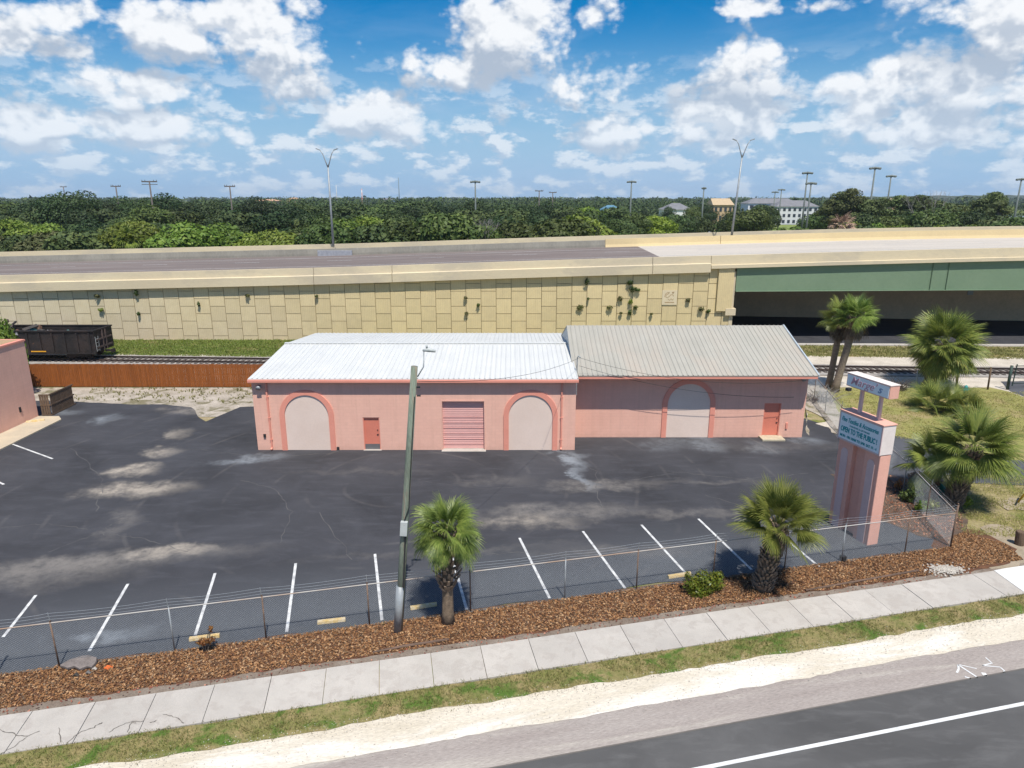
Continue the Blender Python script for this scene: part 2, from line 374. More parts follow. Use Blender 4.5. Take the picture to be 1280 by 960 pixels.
# road, verge, sidewalk (all run along the same slant)
def strip(name, x0, x1, c0, c1, z, mat, jit0=0, seed=1, thick=0, kind='structure'):
    pts = [LC(x0,c0), LC(x1,c0), LC(x1,c1), LC(x0,c1)]
    return sheet(name, pts, z, mat, jit0, .35, seed, kind, thick)
strip('road', -60, 70, -6, 15.3, .0, M_road)
strip('road_shoulder', -60, 70, 15.32, 16.9, -.004, M_gravel)
strip('limestone_strip', -60, 70, 16.6, 18.2, .008, M_sand, .05, 5)
strip('verge', -60, 70, 17.85, 18.92, .022, M_verge, .07, 6)
strip('road_edge_line', -60, 70, 13.90, 14.03, .005, M_white)
strip('mulch_bed', -60, 20.2, 20.5, 22.95, .012, M_mulchbase)
strip('soil_margin', -40, 22, 20.55, 20.98, .017, M_soil, .10, 9)
lot = [LC(-75,22.86), LC(19.3,22.86), (20.3,33), (21.0,41.5), (21.4,44.0), (19.6,47.6), (19.0,54), (-15,54), (-15.7,48.6)]
lot += [tuple(P(x,y)[:2]) for x, y in ((300,509),(275,520),(258,527),(246,522),(240,509),(205,506),(150,505),(90,502),(60,501))] + [(-50,50),(-75,50)]
sheet('parking_lot', lot, .02, M_lot, .13, .8, 3)
sheet('sandy_yard', [(-60,46),(-10,46),(-10,53.7),(-60,53.7)], .008, M_yard)
sheet('sand_corner', [tuple(P(x,y)[:2]) for x, y in ((1010,545),(1005,480),(1030,480),(1058,530),(1062,548),(1040,541),(1028,522),(1008,512))], .026, M_yard, .12, .6, 4)
sheet('sand_patch', [tuple(P(x,y)[:2]) for x, y in ((1019,530),(1034,526),(1044,531),(1040,536),(1030,534))], .032, M_rails_sand, .1, .4, 8)
sheet('lawn', [(21.9,40.5)]+[tuple(P(x,y)[:2]) for x, y in ((1160,552),(1220,573),(1330,581),(1390,500),(1290,500),(1258,489),(1238,484.5),(1020,484))], .012, M_lawn, .1, .7, 5)
sheet('driveway', [(21.0,42.3)]+[tuple(P(x,y)[:2]) for x, y in ((1119,545),(1160,552),(1220,573),(1420,583),(1420,612),(1280,607),(1205,604),(1140,600))]+[(21.0,34.6)], .018, M_drive, .06, .6, 6)
sheet('dirt_patch', [tuple(P(x,y)[:2]) for x, y in ((1225,660),(1250,655),(1300,672),(1330,700),(1236,712),(1216,700),(1238,685))], .02, M_dirt, .22, .4, 11)
sheet('dirt_spot', [tuple(P(x,y)[:2]) for x, y in ((1245,628),(1262,622),(1290,628),(1290,640),(1258,638))], .02, M_dirt, .2, .4, 12)
sheet('mulch_corner', [LC(18.5,20.75), LC(21.2,20.95), (22.2,27.1), (21.8,28.8), (20.6,29.2), (19.5,28.5), (18.6,27.4)], .026, M_mulchbase, .1, .4, 2)
sheet('planting_bed', [(17.6,30.2),(18.6,28.4),(19.4,27.9),(21.3,29.0),(23.2,32.3),(22.8,34.6),(20.4,36.0),(17.9,35.6)], .030, M_beddirt, .1, .4, 2)
sheet('access_road', [tuple(P(x,y)[:2]) for x, y in ((1262,489),(1250,477),(1420,474),(1420,505),(1290,500))], .024, M_drive, .06, .6, 7)
# grass bank, rail bed, street under the bridge
def track_y(x): return 61.1-.058*x
def tstrip(name, x0, x1, d0, d1, z, mat, jit=0, seed=1):
    return sheet(name, [(x0,track_y(x0)+d0),(x1,track_y(x1)+d0),(x1,track_y(x1)+d1),(x0,track_y(x0)+d1)], z, mat, jit, .8, seed)
tstrip('grass_bank', -120, 22, 2.4, 14, -.002, M_grassgreen, .15, 3)
tstrip('dry_grass_bank', 22, 140, 5.4, 11.6, .004, M_drygrass, .25, 4)
tstrip('rail_side_sand', -120, 140, -8.5, 3.0, .002, M_rails_sand, .15, 5)
tstrip('sand_track', 18, 140, 2.6, 5.8, .010, M_rails_sand, .3, 6)
sheet('rail_ballast', [(-120,track_y(-120)-1.9),(140,track_y(140)-1.9),(140,track_y(140)+1.9),(-120,track_y(-120)+1.9)], .10, M_ballast, .12, .7, 7, thick=.12)
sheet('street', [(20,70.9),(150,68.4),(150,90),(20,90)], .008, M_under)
sheet('street_kerb', [(20,70.2),(150,67.5),(150,68.4),(20,71.0)], .12, M_concrete, thick=.14)
sheet('sand_apron', [tuple(P(x,y)[:2]) for x, y in ((1250,447),(1420,440),(1420,470),(1275,458))], .016, M_rails_sand, .3, .6, 13)

# sidewalk: one slab after another
mb = MB(); r = random.Random(3)
x = 2.25-1.67*25
while x < 20.3:
    L = 1.67; x1 = x+L
    a, b2 = 18.92, 20.62
    zz = .05+r.uniform(-.006, .006)
    tilt = r.uniform(-.004,.004)
    sk = -.0
    p = [LC(x+.30,a), LC(x1-.018+.30,a), LC(x1-.018,b2), LC(x,b2)]
    mb.prism([(p[0][0],p[0][1],zz-.12),(p[1][0],p[1][1],zz-.12+tilt),(p[2][0],p[2][1],zz-.12+tilt),(p[3][0],p[3][1],zz-.12)], (0,0,1), .12)
    x = x1
sw = mb.build('sidewalk', M_concrete); sw['kind'] = 'structure'
mb = MB()
def crack(pts, w=.016):
    pts = [P(*q) for q in pts]; out = []
    for i in range(len(pts)-1):
        for k in range(5):
            out.append(pts[i].lerp(pts[i+1], k/5)+Vector((r.uniform(-.03,.03), r.uniform(-.03,.03), 0)))
    out.append(pts[-1])
    for i in range(len(out)-1):
        d = (out[i+1]-out[i]).normalized(); n = Vector((-d.y, d.x, 0))*w*r.uniform(.4,1)
        q = [out[i]-n, out[i+1]-n, out[i+1]+n, out[i]+n]
        mb.add([(v.x, v.y, .0605) for v in q], [(0,1,2,3)])
crack([(0,914),(18,920),(35,922)]); crack([(0,945),(20,934),(35,922),(50,916)]); crack([(75,911),(76,930)]); crack([(85,930),(100,917),(118,911),(128,905)])
crack([(135,918),(148,910),(160,905),(180,903)]); crack([(160,917),(165,905),(170,906)]); crack([(205,895),(220,899),(230,906)]); crack([(188,906),(196,902)])
ck = mb.build('sidewalk_cracks', M_crack, fix=False); ck['kind'] = 'structure'
mb = MB()
def lotcrack(pts, w=.022, z=.0235, k=9, wob=.10):
    pts = [P(*q) for q in pts]; out = []
    for i in range(len(pts)-1):
        for j in range(k): out.append(pts[i].lerp(pts[i+1], j/k)+Vector((r.uniform(-wob,wob), r.uniform(-wob,wob), 0)))
    out.append(pts[-1])
    for i in range(len(out)-1):
        d = (out[i+1]-out[i]).normalized(); n = Vector((-d.y, d.x, 0))*w*r.uniform(.25,1)
        mb.add([(v.x, v.y, z) for v in (out[i]-n, out[i+1]-n, out[i+1]+n, out[i]+n)], [(0,1,2,3)])
for c_ in ([(130,662),(150,650),(190,652)],[(60,690),(120,668),(175,672),(235,690)],[(300,600),(345,612),(365,640),(350,680)],[(520,600),(600,612),(690,606),(760,620)],[(560,700),(640,690),(730,698),(820,690)],
           [(790,600),(850,590),(930,600),(1010,592)],[(230,560),(330,572),(430,566)],[(400,640),(440,700)],[(880,620),(960,640),(1020,632)],[(90,560),(130,600),(120,640)],[(700,560),(745,590),(750,640)],[(0,660),(60,655),(110,662)]): lotcrack(c_)
lk = mb.build('asphalt_cracks', pm('pale filled crack', (.12,.115,.11), (.07,.07,.072), 2, bstr=0), fix=False); lk['kind'] = 'structure'
o = sheet('new_sidewalk', [LC(20.1,18.85), LC(40,18.85), LC(40,20.65), LC(20.55,20.65), LC(20.0,20.62)], .066, M_newconcrete, thick=.12)
# thin raised lip between shoulder and road
# painted parking lines (worn)
mb = MB()
LINES = [((45,744.6),(4,797)), ((160,730.5),(111.5,814.7)), ((269,717),(244,795)), ((369.7,704.7),(358.4,790.6)), ((468.7,693),(477.5,776)), ((561,683),(583.4,762.5)),
         ((649.3,673),(687,748.4)), ((728.6,664.6),(781.5,736)), ((801.7,656.5),(858,718)), ((872.9,649),(939.5,712.7)), ((974,668),(1023.8,708.8)), ((14,555),(66,574)), ((-30,590),(5,606))]
for a, b_ in LINES:
    a, b_ = P(*a), P(*b_); d = (b_-a).normalized(); n = Vector((-d.y, d.x, 0))*.055
    mb.add([(v.x, v.y, .026) for v in (a-n, b_-n, b_+n, a+n)], [(0,1,2,3)])
pl = mb.build('parking_lines', M_whiteworn, fix=False); pl['kind'] = 'structure'
# survey paint marks on the shoulder
mb = MB()
def stroke(pts, w=.03, z=.006):
    pts = [P(*q) for q in pts]
    for i in range(len(pts)-1):
        d = (pts[i+1]-pts[i]).normalized(); n = Vector((-d.y, d.x, 0))*w
        mb.add([(v.x, v.y, z) for v in (pts[i]-n, pts[i+1]-n, pts[i+1]+n, pts[i]+n)], [(0,1,2,3)])
stroke([(1196,841),(1198.5,836),(1197.5,831),(1222,847)]); stroke([(1199,831),(1221,836)], .02); stroke([(1206,846),(1214,848.5)], .03)
stroke([(1232,822),(1240,829),(1228,832)], .022); stroke([(1228,832),(1250,834),(1256,839),(1254,841)], .024); stroke([(1229,841),(1232,845)], .07)
mk = mb.build('shoulder_paint_marks', M_white, fix=False); mk['kind'] = 'structure'
mb = MB()      # pavement edge seam
mb.add([(x_, y_, .006) for x_, y_ in (LC(-60,15.28), LC(70,15.28), LC(70,15.33), LC(-60,15.33))], [(0,1,2,3)])
q = mb.build('road_seam', M_crack, fix=False); q['kind'] = 'structure'
# concrete edge between lot and mulch
mb = MB(); a = LC(-60,22.76); b_ = LC(19.4,22.76)
mb.prism([(a[0],a[1],-.05),(b_[0],b_[1],-.05),(b_[0],b_[1]+.09,-.05),(a[0],a[1]+.09,-.05)], (0,0,1), .085)
q = mb.build('lot_kerb', pm('dirty kerb edge', (.17,.155,.14), (.09,.075,.065), 1.5, fine=20, fine_amt=.4)); q['kind'] = 'structure'

# ---------------------------------------------------------------- building materials
def blockwall(name, c1, c2, bs=.25):
    m, t, b = newmat(name); pos = worldpos(t)
    sp = t.new('ShaderNodeSeparateXYZ'); t.l.new(pos, sp.inputs[0])
    cbn = t.new('ShaderNodeCombineXYZ'); t.l.new(t.m('ADD', sp.outputs[0], sp.outputs[1]), cbn.inputs[0]); t.l.new(sp.outputs[2], cbn.inputs[1])
    br = t.new('ShaderNodeTexBrick'); t.l.new(cbn.outputs[0], br.inputs['Vector']); br.inputs['Scale'].default_value = 1
    br.inputs['Brick Width'].default_value = .4; br.inputs['Row Height'].default_value = .2; br.inputs['Mortar Size'].default_value = .012
    br.inputs['Color1'].default_value = (.975,.975,.975,1); br.inputs['Color2'].default_value = (1.01,1.01,1.01,1); br.inputs['Mortar'].default_value = (.95,.95,.95,1)
    col = t.mix(t.mr(t.noise(pos, .9, 6, .6), .3, .7), c1, c2)
    st = t.mr(t.noise(t.map(pos, sc=(2.6,2.6,.10)), 1.3, 7, .72), .50, .78, 0, .38)
    st = t.m('ADD', st, t.m('MULTIPLY', t.mr(t.noise(t.map(pos, sc=(5,5,.35)), 1.0, 5, .7), .5, .75, 0, .35), t.mr(sp.outputs[2], 2.2, 4.3)))
    col = t.mix(st, col, tuple(x*.66 for x in c1))
    # splash dirt at the foot of the wall
    ft = t.m('MULTIPLY', t.mr(sp.outputs[2], .02, .45, .5, 0), t.mr(t.noise(pos, 2.5, 5, .7), .3, .7))
    col = t.mix(ft, col, tuple(x*.62 for x in c1))
    col = t.mix(1.0, col, br.outputs['Color'], 'MULTIPLY')
    t.l.new(col, b.inputs['Base Color']); b.inputs['Roughness'].default_value = .75
    h = t.m('ADD', t.m('MULTIPLY', br.outputs['Fac'], -1), t.m('MULTIPLY', t.noise(pos, 30, 4, .7), .5))
    bump(t, b, h, bs, .012)
    return m
M_pink = blockwall('pink painted block wall', (.80,.465,.355), (.75,.425,.325))
M_pink_dark = blockwall('dusty rose painted block wall', (.78,.45,.345), (.73,.41,.315))
M_salmon = pm('salmon trim paint', (.74,.30,.22), (.70,.275,.20), 1.2, rough=.6, fine=14, fine_amt=.06, bstr=.12, bscale=20)
M_palearch = pm('pale mauve arch panel', (.74,.59,.50), (.70,.55,.46), .8, rough=.7, fine=10, fine_amt=.05, bstr=.12, bscale=16)
M_door = pm('salmon painted steel door', (.66,.215,.145), (.61,.195,.13), 1, rough=.5, fine=10, fine_amt=.06, bstr=.05)
M_doorgrey = pm('grey kick plate', (.16,.15,.15), rough=.5)
M_rollup = pm('pink roll up door', (.70,.39,.345), (.66,.36,.32), 1, rough=.55, fine=8, fine_amt=.05, bstr=.05)
M_dark = pm('dark metal', (.03,.03,.032), rough=.6, bstr=.05)
M_galv = pm('galvanised steel', (.34,.36,.37), (.27,.285,.29), 3, rough=.5, fine=20, fine_amt=.1, bstr=.05, metal=.3)
M_wire = pm('galvanised wire', (.42,.45,.47), (.33,.36,.38), 3, rough=.55, bstr=0)
M_rust = pm('rusty post', (.20,.13,.09), (.12,.08,.06), 6, rough=.8, fine=20, bstr=.2)
def roofmat(name, c1, c2, streakc, amt, blot=None):
    m, t, b = newmat(name); pos = worldpos(t)
    col = t.mix(t.mr(t.noise(pos, .5, 6, .65), .3, .7), c1, c2)
    st = t.mr(t.noise(t.map(pos, sc=(3.2,.12,.12)), 1.4, 7, .7), .42, .72, 0, amt)
    col = t.mix(st, col, streakc)
    if blot:
        sp = t.new('ShaderNodeSeparateXYZ'); t.l.new(pos, sp.inputs[0])
        f = t.m('MULTIPLY', t.mr(t.noise(t.map(pos, sc=(1,.35,1)), .55, 6, .6), .45, .65), t.mr(sp.outputs[1], 46, 41, .25, .85))
        col = t.mix(f, col, blot)
    t.l.new(col, b.inputs['Base Color']); b.inputs['Roughness'].default_value = .5; bump(t, b, t.noise(pos, 6, 4), .08, .02)
    return m
M_roofw = roofmat('white painted metal roof', (.60,.60,.575), (.54,.545,.53), (.42,.425,.41), .4)
M_roofg = roofmat('weathered grey metal roof', (.39,.37,.32), (.345,.33,.285), (.27,.255,.21), .45, (.40,.345,.285))
M_gable = pm('pale blue grey gable sheeting', (.42,.47,.50), (.36,.41,.44), 1.5, rough=.5, bstr=.1)

def ribbed_roof(name, x0, x1, prof, mat, parent, pitch=.305, rib=.035, th=.05):
    """prof: list of (y, z) from the front eave to the back eave; ribs run down the slope"""
    xs = []; n = round((x1-x0)/pitch); p = (x1-x0)/n
    for i in range(n):
        a = x0+i*p
        xs += [(a,0),(a+p*.72,0),(a+p*.80,rib),(a+p*.92,rib)]
    xs.append((x1,0))
    vs = []; fs = []; k = len(xs)
    for (y, z) in prof:
        for (x, h) in xs: vs.append((x, y, z+h))
    for j in range(len(prof)-1):
        for i in range(k-1): fs.append((j*k+i, j*k+i+1, (j+1)*k+i+1, (j+1)*k+i))
    m = MB(); m.add(vs, fs)
    # underside slab
    for j in range(len(prof)-1):
        (ya,za),(yb,zb) = prof[j], prof[j+1]
        m.add([(x0,ya,za-th),(x1,ya,za-th),(x1,yb,zb-th),(x0,yb,zb-th)], [(3,2,1,0)])
        for xx in (x0, x1): m.add([(xx,ya,za-th),(xx,yb,zb-th),(xx,yb,zb),(xx,ya,za)], [(0,1,2,3)])
    (ya,za) = prof[0]; m.add([(x0,ya,za-th),(x1,ya,za-th),(x1,ya,za+.001),(x0,ya,za+.001)], [(0,1,2,3)])
    return m.build(name, mat, parent, fix=False)

def wall_open(m, x0, x1, y, z1, ops, rev=.22):
    """front wall at plane y (facing -Y) with rectangular openings and their reveals"""
    xs = sorted({x0, x1, *[o[0] for o in ops], *[o[1] for o in ops]}); zs = sorted({0, z1, *[o[3] for o in ops]})
    for i in range(len(xs)-1):
        for j in range(len(zs)-1):
            cx, cz = (xs[i]+xs[i+1])/2, (zs[j]+zs[j+1])/2
            if any(o[0] < cx < o[1] and o[2] < cz < o[3] for o in ops): continue
            m.add([(xs[i],y,zs[j]),(xs[i+1],y,zs[j]),(xs[i+1],y,zs[j+1]),(xs[i],y,zs[j+1])], [(0,1,2,3)])
    for (a, b_, c0, c1) in ops:
        m.add([(a,y,c0),(a,y+rev,c0),(a,y+rev,c1),(a,y,c1)], [(0,1,2,3)]); m.add([(b_,y,c0),(b_,y+rev,c0),(b_,y+rev,c1),(b_,y,c1)], [(3,2,1,0)])
        m.add([(a,y,c1),(a,y+rev,c1),(b_,y+rev,c1),(b_,y,c1)], [(0,1,2,3)])

def arch(parent, cx, y, half, top, band, panel_drop=0):
    """raised salmon arch band round a pale panel"""
    def outline(h, tp, n=24):
        zc = tp-h*1.0
        return [(cx-h, 0)]+[(cx-h*math.cos(math.pi*i/n), zc+h*math.sin(math.pi*i/n)) for i in range(n+1)]+[(cx+h, 0)]
    a = outline(half, top); b_ = outline(half-band, top-band)
    m = MB(); yo = y-.07
    n = len(a); vs = [(p[0],yo,p[1]) for p in a]+[(p[0],yo,p[1]) for p in b_]+[(p[0],y,p[1]) for p in a]+[(p[0],y,p[1]) for p in b_]
    fs = []
    for i in range(n-1):
        fs += [(i,i+1,n+i+1,n+i), (2*n+i,2*n+i+1,i+1,i), (n+i,n+i+1,3*n+i+1,3*n+i)]
    m.add(vs, fs); m.build('arch_band', M_salmon, parent)
    m = MB(); q = [(p[0], y-.006, p[1]) for p in b_]
    m.add(q, [tuple(range(len(q)))]); m.build('arch_panel', M_palearch, parent, fix=False)
def steel_door(parent, x0, x1, y, z1, kick=True, handle='right', z0=.03):
    m = MB(); m.box(x0+.05, x1-.05, y+.10, y+.15, z0, z1-.05)
    d = m.build('door', M_door, parent, bevel=.008)
    m = MB(); m.box(x0, x0+.05, y+.02, y+.20, z0, z1); m.box(x1-.05, x1, y+.02, y+.20, z0, z1); m.box(x0+.05, x1-.05, y+.02, y+.20, z1-.05, z1)
    m.build('door_frame', M_salmon, parent)
    hx = x1-.16 if handle == 'right' else x0+.16
    m = MB(); m.obox((hx, y+.08, 1.0), .10, .05, .05); m.build('handle', M_dark, d, origin=Vector(parent.location), bevel=.006)
    m = MB(); m.obox((hx, y+.085, 1.28), .06, .03, .07); m.build('lock', M_dark, d, origin=Vector(parent.location), bevel=.006)
    if kick:
        m = MB(); m.box(x0+.05, x1-.05, y+.092, y+.099, z0, .38); m.build('kick_plate', M_doorgrey, d, origin=Vector(parent.location))
def downspout(parent, x, y, z1):
    m = MB(); m.box(x-.045, x+.045, y-.09, y-.01, .18, z1); m.obox((x, y-.12, .14), .10, .16, .08, rx=.5)
    for z in (.7, 2.1, 3.4): m.box(x-.075, x+.075, y-.098, y-.005, z, z+.035)
    m.build('downspout', M_salmon, parent)
def wall_lamp(parent, x, y, z):
    m = MB(); m.box(x-.10, x+.10, y-.05, y, z-.1, z+.1); m.build('lamp_base', M_dark if False else M_galv, parent, bevel=.01)
    m = MB(); m.tube([(x,y-.05,z+.02),(x,y-.18,z),(x,y-.30,z-.07)], [.07,.12,.15], 12); m.build('lamp_head', M_galv, parent, smooth=True)

# ---------------------------------------------------------------- left (white roofed) building
Y1 = 39.4; XL, XM, XR = -15.6, 3.85, 18.75
b1 = empty('warehouse', (-5.9, Y1, 0), 'long pink warehouse with white ribbed metal roof, two arches and a roll up door', 'building')
m = MB(); wall_open(m, XL, XM, Y1, 4.42, [(-9.07,-8.05,0,2.12), (-4.22,-1.69,0,3.14)], .24)
m.add([(XL,Y1,0),(XL,53.2,0),(XL,53.2,4.42),(XL,46.2,5.12),(XL,Y1,4.42)], [(4,3,2,1,0)])
m.add([(XM,Y1,0),(XM,53.2,0),(XM,53.2,4.42),(XM,46.2,5.12),(XM,Y1,4.42)], [(0,1,2,3,4)])
m.add([(XL,53.2,0),(XM,53.2,0),(XM,53.2,4.42),(XL,53.2,4.42)], [(3,2,1,0)])
m.build('wall', M_pink, b1, fix=False)
ribbed_roof('roof', XL-.07, XM+.10, [(Y1-.32,4.62),(42,4.86),(46.2,5.26),(50,4.89),(53.6,4.55)], M_roofw, b1)
m = MB(); m.box(XL-.08, XM+.1, 46.05, 46.35, 5.28, 5.325); m.build('ridge_cap', M_roofw, b1)
m = MB(); m.box(XL-.09, XM+.11, Y1-.40, Y1-.27, 4.40, 4.565); m.build('gutter', M_salmon, b1, bevel=.015)
m = MB(); m.box(XL-.085, XL-.01, Y1-.27, 53.5, 4.33, 4.50); m.box(XL, XM, Y1-.265, Y1-.002, 4.41, 4.44); m.build('fascia', M_salmon, b1)
arch(b1, -12.44, Y1, 1.64, 3.85, .31); arch(b1, 1.13, Y1, 1.64, 3.85, .31)
steel_door(b1, -9.07, -8.05, Y1, 2.12)
rd = MB(); zz = .04; 
vs = []; n = 22
for i in range(n*4+1):
    z = .05+(3.09-.05)*i/(n*4); vs.append((Y1+.20-(.007 if i % 4 in (1,2) else 0), z))
for i in range(len(vs)-1):
    (ya,za),(yb,zb) = vs[i], vs[i+1]
    rd.add([(-4.22,ya,za),(-1.69,ya,za),(-1.69,yb,zb),(-4.22,yb,zb)], [(0,1,2,3)])
ro = rd.build('rollup_door', M_rollup, b1, fix=False)
m = MB()
for z in (.32,.66,1.02,1.38,1.72,2.06): m.box(-4.20, -1.71, Y1+.172, Y1+.186, z, z+.022)
m.build('door_rib', M_rollup, ro, origin=Vector(b1.location))
m = MB(); m.box(-4.28, -4.2202, Y1-.02, Y1+.05, .0, 3.2); m.box(-1.6898, -1.63, Y1-.02, Y1+.05, 0, 3.2); m.box(-4.28, -1.63, Y1-.021, Y1-.002, 3.1405, 3.21); m.build('door_track', M_pink_dark, b1)
m = MB(); m.box(-4.3, -1.6, Y1-.30, Y1+.2, .0, .045); m.build('threshold', M_concrete, b1)
m = MB(); m.box(-9.1, -8.0, Y1-.12, Y1+.2, 0, .04); m.build('door_sill', M_concrete, b1)
downspout(b1, -14.72, Y1, 4.4); downspout(b1, 3.0, Y1, 4.4)
wall_lamp(b1, -15.12, Y1, 4.08)
m = MB(); m.box(-15.17,-15.03,Y1-.08,Y1,.86,1.06); m.build('outlet_box', M_dark, b1)
m = MB(); m.box(-10.75,-10.6,Y1-.06,Y1,.0,.22); m.build('hose_bib', M_dark, b1)

# ---------------------------------------------------------------- right (grey roofed) building
Y2 = 41.7
b2 = empty('warehouse', (11.3, Y2, 0), 'pink warehouse with a weathered grey gabled metal roof and a single arch', 'building')
m = MB(); wall_open(m, XM+.003, XR, Y2, 4.33, [(16.13,17.22,0,2.33)], .2)
m.add([(XR,Y2,0),(XR,52.1,0),(XR,52.1,4.3),(XR,46.9,6.24),(XR,Y2,4.33)], [(0,1,2,3,4)])
m.add([(XM+.003,52.1,0),(XR,52.1,0),(XR,52.1,4.3),(XM+.003,52.1,4.3)], [(3,2,1,0)])
m.build('wall', M_pink_dark, b2, fix=False)
ribbed_roof('roof', XM-.05, XR+.14, [(Y2-1.08,4.42),(43.8,5.37),(46.9,6.40),(50,5.37),(52.6,4.48)], M_roofg, b2)
m = MB(); m.add([(XM-.02,Y2-1.0,4.25),(XM-.02,52.3,4.25),(XM-.02,52.3,4.53),(XM-.02,46.9,6.33),(XM-.02,Y2-1.0,4.38)], [(4,3,2,1,0)]); m.build('gable_sheet', M_gable, b2, fix=False)
m = MB(); m.box(XM, XR+.1, Y2-1.06, Y2-1.01, 4.20, 4.365); m.box(XM+.12, XR+.1, Y2-1.008, Y2-.003, 4.27, 4.30); m.build('fascia', M_salmon, b2)
m = MB()
for (ya,za),(yb,zb) in (((Y2-1.06,4.46),(46.9,6.44)),((46.9,6.44),(52.6,4.52))):
    m.add([(XR+.10,ya,za-.16),(XR+.19,ya,za-.16),(XR+.19,yb,zb-.16),(XR+.10,yb,zb-.16),(XR+.10,ya,za+.02),(XR+.19,ya,za+.02),(XR+.19,yb,zb+.02),(XR+.10,yb,zb+.02)], [(0,3,2,1),(4,5,6,7),(0,1,5,4),(1,2,6,5),(2,3,7,6),(3,0,4,7)])
m.build('rake_trim', M_gable, b2)
arch(b2, 11.3, Y2, 1.68, 3.92, .31)
steel_door(b2, 16.13, 17.22, Y2, 2.33, kick=False, z0=.14)
m = MB(); m.box(15.95, 17.4, Y2-.75, Y2+.18, 0, .13); m.build('door_step', pm('tan concrete step', (.52,.45,.32), fine=20), b2, bevel=.02)
wall_lamp(b2, 18.35, Y2, 4.0)
m = MB(); m.box(17.62,17.74,Y2-.07,Y2,.62,1.0); m.build('utility_box', M_salmon, b2)
m = MB(); m.tube([(3.98,Y2-1.15,3.2),(3.98,Y2-1.15,5.55),(4.05,Y2-1.25,5.7),(4.15,Y2-1.35,5.62)], .035, 8); m.build('service_mast', M_galv, b2)

# ---------------------------------------------------------------- building at the left edge
b3 = empty('side_building', (-38, 42, 0), 'plain pink block building end wall at the left edge of the lot', 'building')
m = MB(); m.box(-48, -33.45, 30, 45.9, 0, 5.5); m.build('wall', M_pink, b3)
m = MB(); m.box(-48.05, -33.40, 29.95, 45.95, 5.5, 5.62); m.build('parapet_cap', M_salmon, b3)
m = MB(); m.add([(-47.8,30.2,5.625),(-33.7,30.2,5.625),(-33.7,45.7,5.625),(-47.8,45.7,5.625)], [(0,1,2,3)]); m.build('roof', pm('tan gravel roof', (.42,.27,.14), (.34,.24,.15), 1, fine=20), b3, fix=False)
m = MB(); m.box(-33.45,-33.40,44.2,44.35,.9,1.25); m.build('wall_bracket', M_dark, b3)
sheet('apron', [(-33.45,30),(-31.4,30),(-31.4,45.2),(-32.0,45.9),(-33.45,45.9)], .10, pm('tan concrete apron', (.50,.42,.30), (.42,.36,.27), 1, fine=20, fine_amt=.15), thick=.12)

# ---------------------------------------------------------------- overpass
M_bridgecon = pm('cream painted bridge concrete', (.62,.53,.36), (.56,.47,.32), .15, rough=.85, fine=6, fine_amt=.05, bstr=.05, c3=(.50,.43,.31), sc3=.25, stretch=(.4,1,1))
M_barrier = pm('yellow ochre bridge barrier', (.62,.49,.27), (.56,.44,.25), .15, rough=.85, fine=5, fine_amt=.06, bstr=.05)
M_barrier_g = pm('grey stained barrier', (.30,.28,.235), (.24,.225,.19), .4, rough=.85, fine=4, fine_amt=.12, bstr=.05, stretch=(1,1,.4))
M_deckbrown = pm('brownish worn highway asphalt', (.175,.14,.125), (.145,.12,.11), .25, rough=.9, fine=6, fine_amt=.08, stretch=(.15,2,1), c3=(.20,.17,.155), sc3=.3)
M_deckcon = pm('pale concrete bridge deck', (.50,.45,.39), (.44,.40,.345), .25, rough=.9, fine=6, fine_amt=.08, stretch=(.15,2,1))
def panelmat():
    m, t, b = newmat('cream retaining wall panels'); pos = worldpos(t)
    r_ = t.new('ShaderNodeNewGeometry').outputs['Random Per Island']
    sp = t.new('ShaderNodeSeparateXYZ'); t.l.new(pos, sp.inputs[0])
    # paint is pinker to the left and yellower to the right
    f = t.mr(t.m('ADD', sp.outputs[0], t.m('MULTIPLY', t.noise(pos, .12, 4), 20)), -45, -5)
    base = t.mix(f, (.60,.52,.37), (.66,.53,.29))
    up = t.mr(t.m('ADD', sp.outputs[2], t.m('MULTIPLY', t.noise(pos, .2, 4), 5)), 2.5, 6.0)
    left = t.m('MULTIPLY', t.m('SUBTRACT', 1, f), t.m('SUBTRACT', 1, up))
    col = t.mix(t.m('MULTIPLY', left, .75), base, (.60,.48,.39))
    col = t.mix(t.mr(t.noise(pos, 1.5, 6, .65), .35, .7, 0, .35), col, (.46,.37,.22))
    st = t.m('MULTIPLY', t.mr(t.noise(t.map(pos, sc=(1.5,1,.10)), 1.3, 6, .7), .6, .8), .35)
    col = t.mix(st, col, (.28,.235,.15))
    rib = t.new('ShaderNodeTexWave', wave_type='BANDS', bands_direction='X'); t.l.new(pos, rib.inputs['Vector']); rib.inputs['Scale'].default_value = 1.6
    mu = t.new('ShaderNodeVectorMath', operation='SCALE'); t.l.new(col, mu.inputs[0]); t.l.new(t.m('MULTIPLY', t.mr(r_, 0, 1, .93, 1.06), t.mr(rib.outputs['Fac'], 0, 1, .96, 1.02)), mu.inputs['Scale'])
    t.l.new(mu.outputs[0], b.inputs['Base Color']); b.inputs['Roughness'].default_value = .9
    bump(t, b, t.m('ADD', t.noise(pos, 8, 4, .6), t.m('MULTIPLY', rib.outputs['Fac'], .6)), .25, .03)
    return m
M_panels = panelmat()
M_joint = pm('dark panel joint', (.40,.33,.19), (.33,.27,.16), 1)
M_girder = pm('green steel girder', (.175,.245,.155), (.155,.225,.14), .2, rough=.55, fine=3, fine_amt=.05, bstr=0)
M_abut = pm('shaded abutment blocks', (.62,.46,.30), (.54,.40,.26), .4, rough=.95, fine=3, fine_amt=.1, bstr=.1)
YW = 73.0
